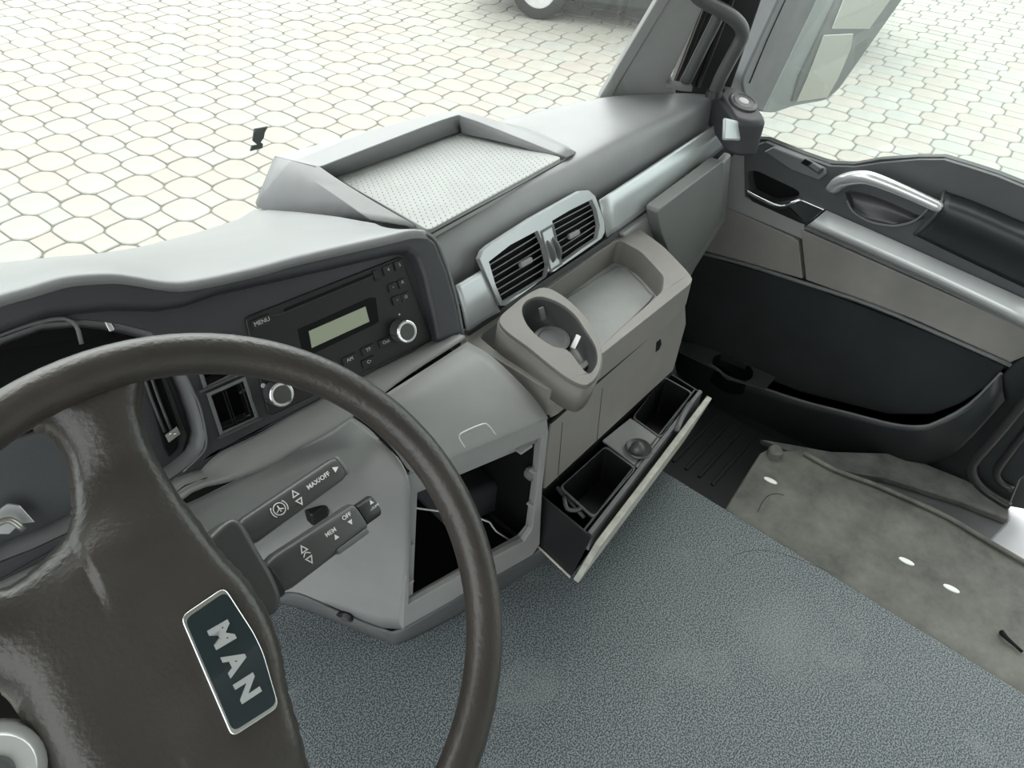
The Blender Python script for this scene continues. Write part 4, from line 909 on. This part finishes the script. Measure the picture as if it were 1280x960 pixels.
# passenger seat platform
M_plat = mat('stained_grey_green_floor_rubber', (.060, .063, .054), .65, .5, 160, .3, 9, col2=(.15, .15, .13), detail=6, bdist=.0012)
pp = [(905, 637), (950, 566), (958, 562), (975, 563), (1005, 564), (1046, 585), (1132, 619), (1184, 643), (1235, 673), (1252, 685), (1300, 712), (1420, 790), (1420, 960), (1280, 869)]
plat = thing('seat_platform', (1.15, -.2, -1.4), 'worn grey green rubber covered seat platform between floor mat and door sill', 'platform')
pl_pts = [Z(a, b, ZM-.004) for a, b in pp[:11]]+[V((1.24, -.95, ZM-.004)), V((1.02, -.95, ZM-.004))]
slab('platform_top', pl_pts, (0, 0, -.016), M_plat, plat, bevel=.004)
slab('platform_body', [p-EZ*.018+V((0, 0, 0)) for p in [V((1.03, .235, ZM)), V((1.24, .235, ZM)), V((1.27, .16, ZM)), V((1.27, -.3, ZM)), V((1.22, -.95, ZM)), V((1.03, -.95, ZM))]], (0, 0, -.19), M_seal, plat, bevel=.01)
eg = [Z(a, b, ZM+.002) for a, b in ((1005, 566), (1046, 588), (1090, 604), (1132, 622), (1184, 646), (1235, 676), (1290, 708))]
tube('edge_fold', eg, .005, M_plat, plat, k=3)
lathe('corner_peg', Z(968, 567, ZM), EZ, [(.018, -.02), (.016, .012), (.012, .016)], M_plat, plat)
M_plug = mat('off_white_plastic_plug', (.78, .80, .76), .4)
for a, b in ((963, 601), (1133, 702), (1189, 736)):
    lathe('floor_plug', Z(a, b, ZM-.004), EZ, [(.015, -.002), (.015, .002), (.012, .003)], M_plug, plat, sx=V((.12, -1, 0)), ry=.40, label='off-white oval plug', sides=20)
tube('cable_stub', [Z(1252, 790, ZM), Z(1258, 797, ZM+.004), Z(1268, 806, ZM+.002), Z(1278, 815, ZM+.002)], [.005, .004, .003, .003], M_void, plat, k=3)
tube('seam_crack', [Z(a, b, ZM-.0035) for a, b in ((947, 640), (953, 628), (960, 620), (970, 617), (980, 619))], .0006, M_void, plat, k=3, sides=5)
# sill
sl = [(1046, 570), (1110, 560), (1130, 566), (1209, 600), (1258, 628), (1262, 652), (1200, 628), (1110, 600), (1052, 590)]
slab('trim_6', [Z(a, b, -1.30) for a, b in ((950, 548), (1040, 564), (1125, 566), (1209, 600), (1262, 634), (1262, 650), (1200, 626), (1110, 598), (1052, 588), (1000, 570))], (0, 0, -.02), M_grey3, kind='structure', bevel=.005, label='dusty grey door sill strip')
slab('trim_7', [Z(a, b, -1.32) for a, b in ((1052, 588), (1110, 598), (1200, 626), (1262, 652), (1230, 685), (1100, 640), (1010, 590))], (0, 0, -.02), M_mid, kind='structure', bevel=.003, label='recessed sill step beside the seat platform')
# door seal and pillar behind the door
XS = 1.50
ds = thing('door_seal', X(1259, 631, XS), 'thick black rubber door seal loop at the rear corner of the door opening', 'seal')
tube('outer_tube', [X(a, b, XS) for a, b in ((1330, 430), (1290, 490), (1250, 540), (1222, 572), (1215, 585), (1219, 600), (1232, 614), (1250, 626), (1262, 633))], .010, M_seal, ds, sides=14, k=3)
tube('inner_tube', [X(a, b, XS+.02) for a, b in ((1330, 475), (1290, 530), (1262, 566), (1246, 590), (1252, 604), (1266, 612))], .008, M_seal, ds, sides=12, k=3)
slab('seal_plate', [X(a, b, XS+.03) for a, b in ((1340, 430), (1275, 500), (1222, 572), (1222, 602), (1262, 632), (1275, 600), (1340, 560))], (.01, 0, 0), M_pocket, ds, bevel=.004)
slab('trim_8', [Z(a, b, -1.36) for a, b in ((1262, 606), (1340, 560), (1420, 700), (1300, 720), (1232, 674), (1262, 650))], (0, 0, -.02), M_paint, kind='structure', bevel=.003, label='light grey painted cab sill metal at the right edge')

# ================================================================== OUTSIDE MIRROR
MP = (V((1.95, .62, 0)), V((-.28, -.96, 0)).normalized())
mr = thing('wing_mirror', PL(990, 140, MP), 'tall dark grey wing mirror with two mirror glasses outside the passenger window', 'mirror')
mb = [(973, 0), (927, 100), (930, 118), (948, 140), (968, 142), (993, 133), (1033, 126), (1049, 113), (1077, 73), (1127, 0), (1160, -55), (1000, -60)]
M_mir = mat('dusty_mirror_housing', (.13, .145, .145), .5, .15, 200, .15, 8)
slab('housing', round_poly(px(MP, mb), .02), -MP[1]*.09, M_mir, mr, bevel=.02, seg=4)
slab('glass_frame', px(MP, [(1042, 8), (1000, 95), (990, 128), (1032, 125), (1048, 112), (1077, 72), (1128, 0), (1158, -50), (1070, -50)], .006), -MP[1]*.01, M_seal, mr, bevel=.004)
M_mg = mat('mirror_glass', (.62, .64, .60), .06, metal=1)
slab('mirror_glass', px(MP, [(1056, -4), (1040, 36), (1087, 36), (1113, 0), (1136, -44), (1080, -44)], .010), -MP[1]*.003, M_mg, mr, bevel=.001, label='upper mirror glass')
slab('mirror_glass', px(MP, [(1030, 44), (1067, 42), (1063, 63), (1048, 98), (1034, 122), (996, 127), (1010, 96)], .010), -MP[1]*.003, M_mg, mr, bevel=.001, label='lower wide angle mirror glass')
tube('mirror_arm', [V((1.70, .80, .1)), V((1.85, .78, .05)), V((2.0, .74, -.05)), PL(1060, -40, MP, -.05)], .014, M_seal, mr, k=3)
tube('housing_seam', px(MP, [(982, 0), (960, 48), (937, 104)], .001), .0015, M_seal, mr, k=2)

# ------------------------------------------------------------------ lift everything to the yard's level
for o in list(COL.objects):
    if o.parent is None and o not in (cam, so): o.location.z += H
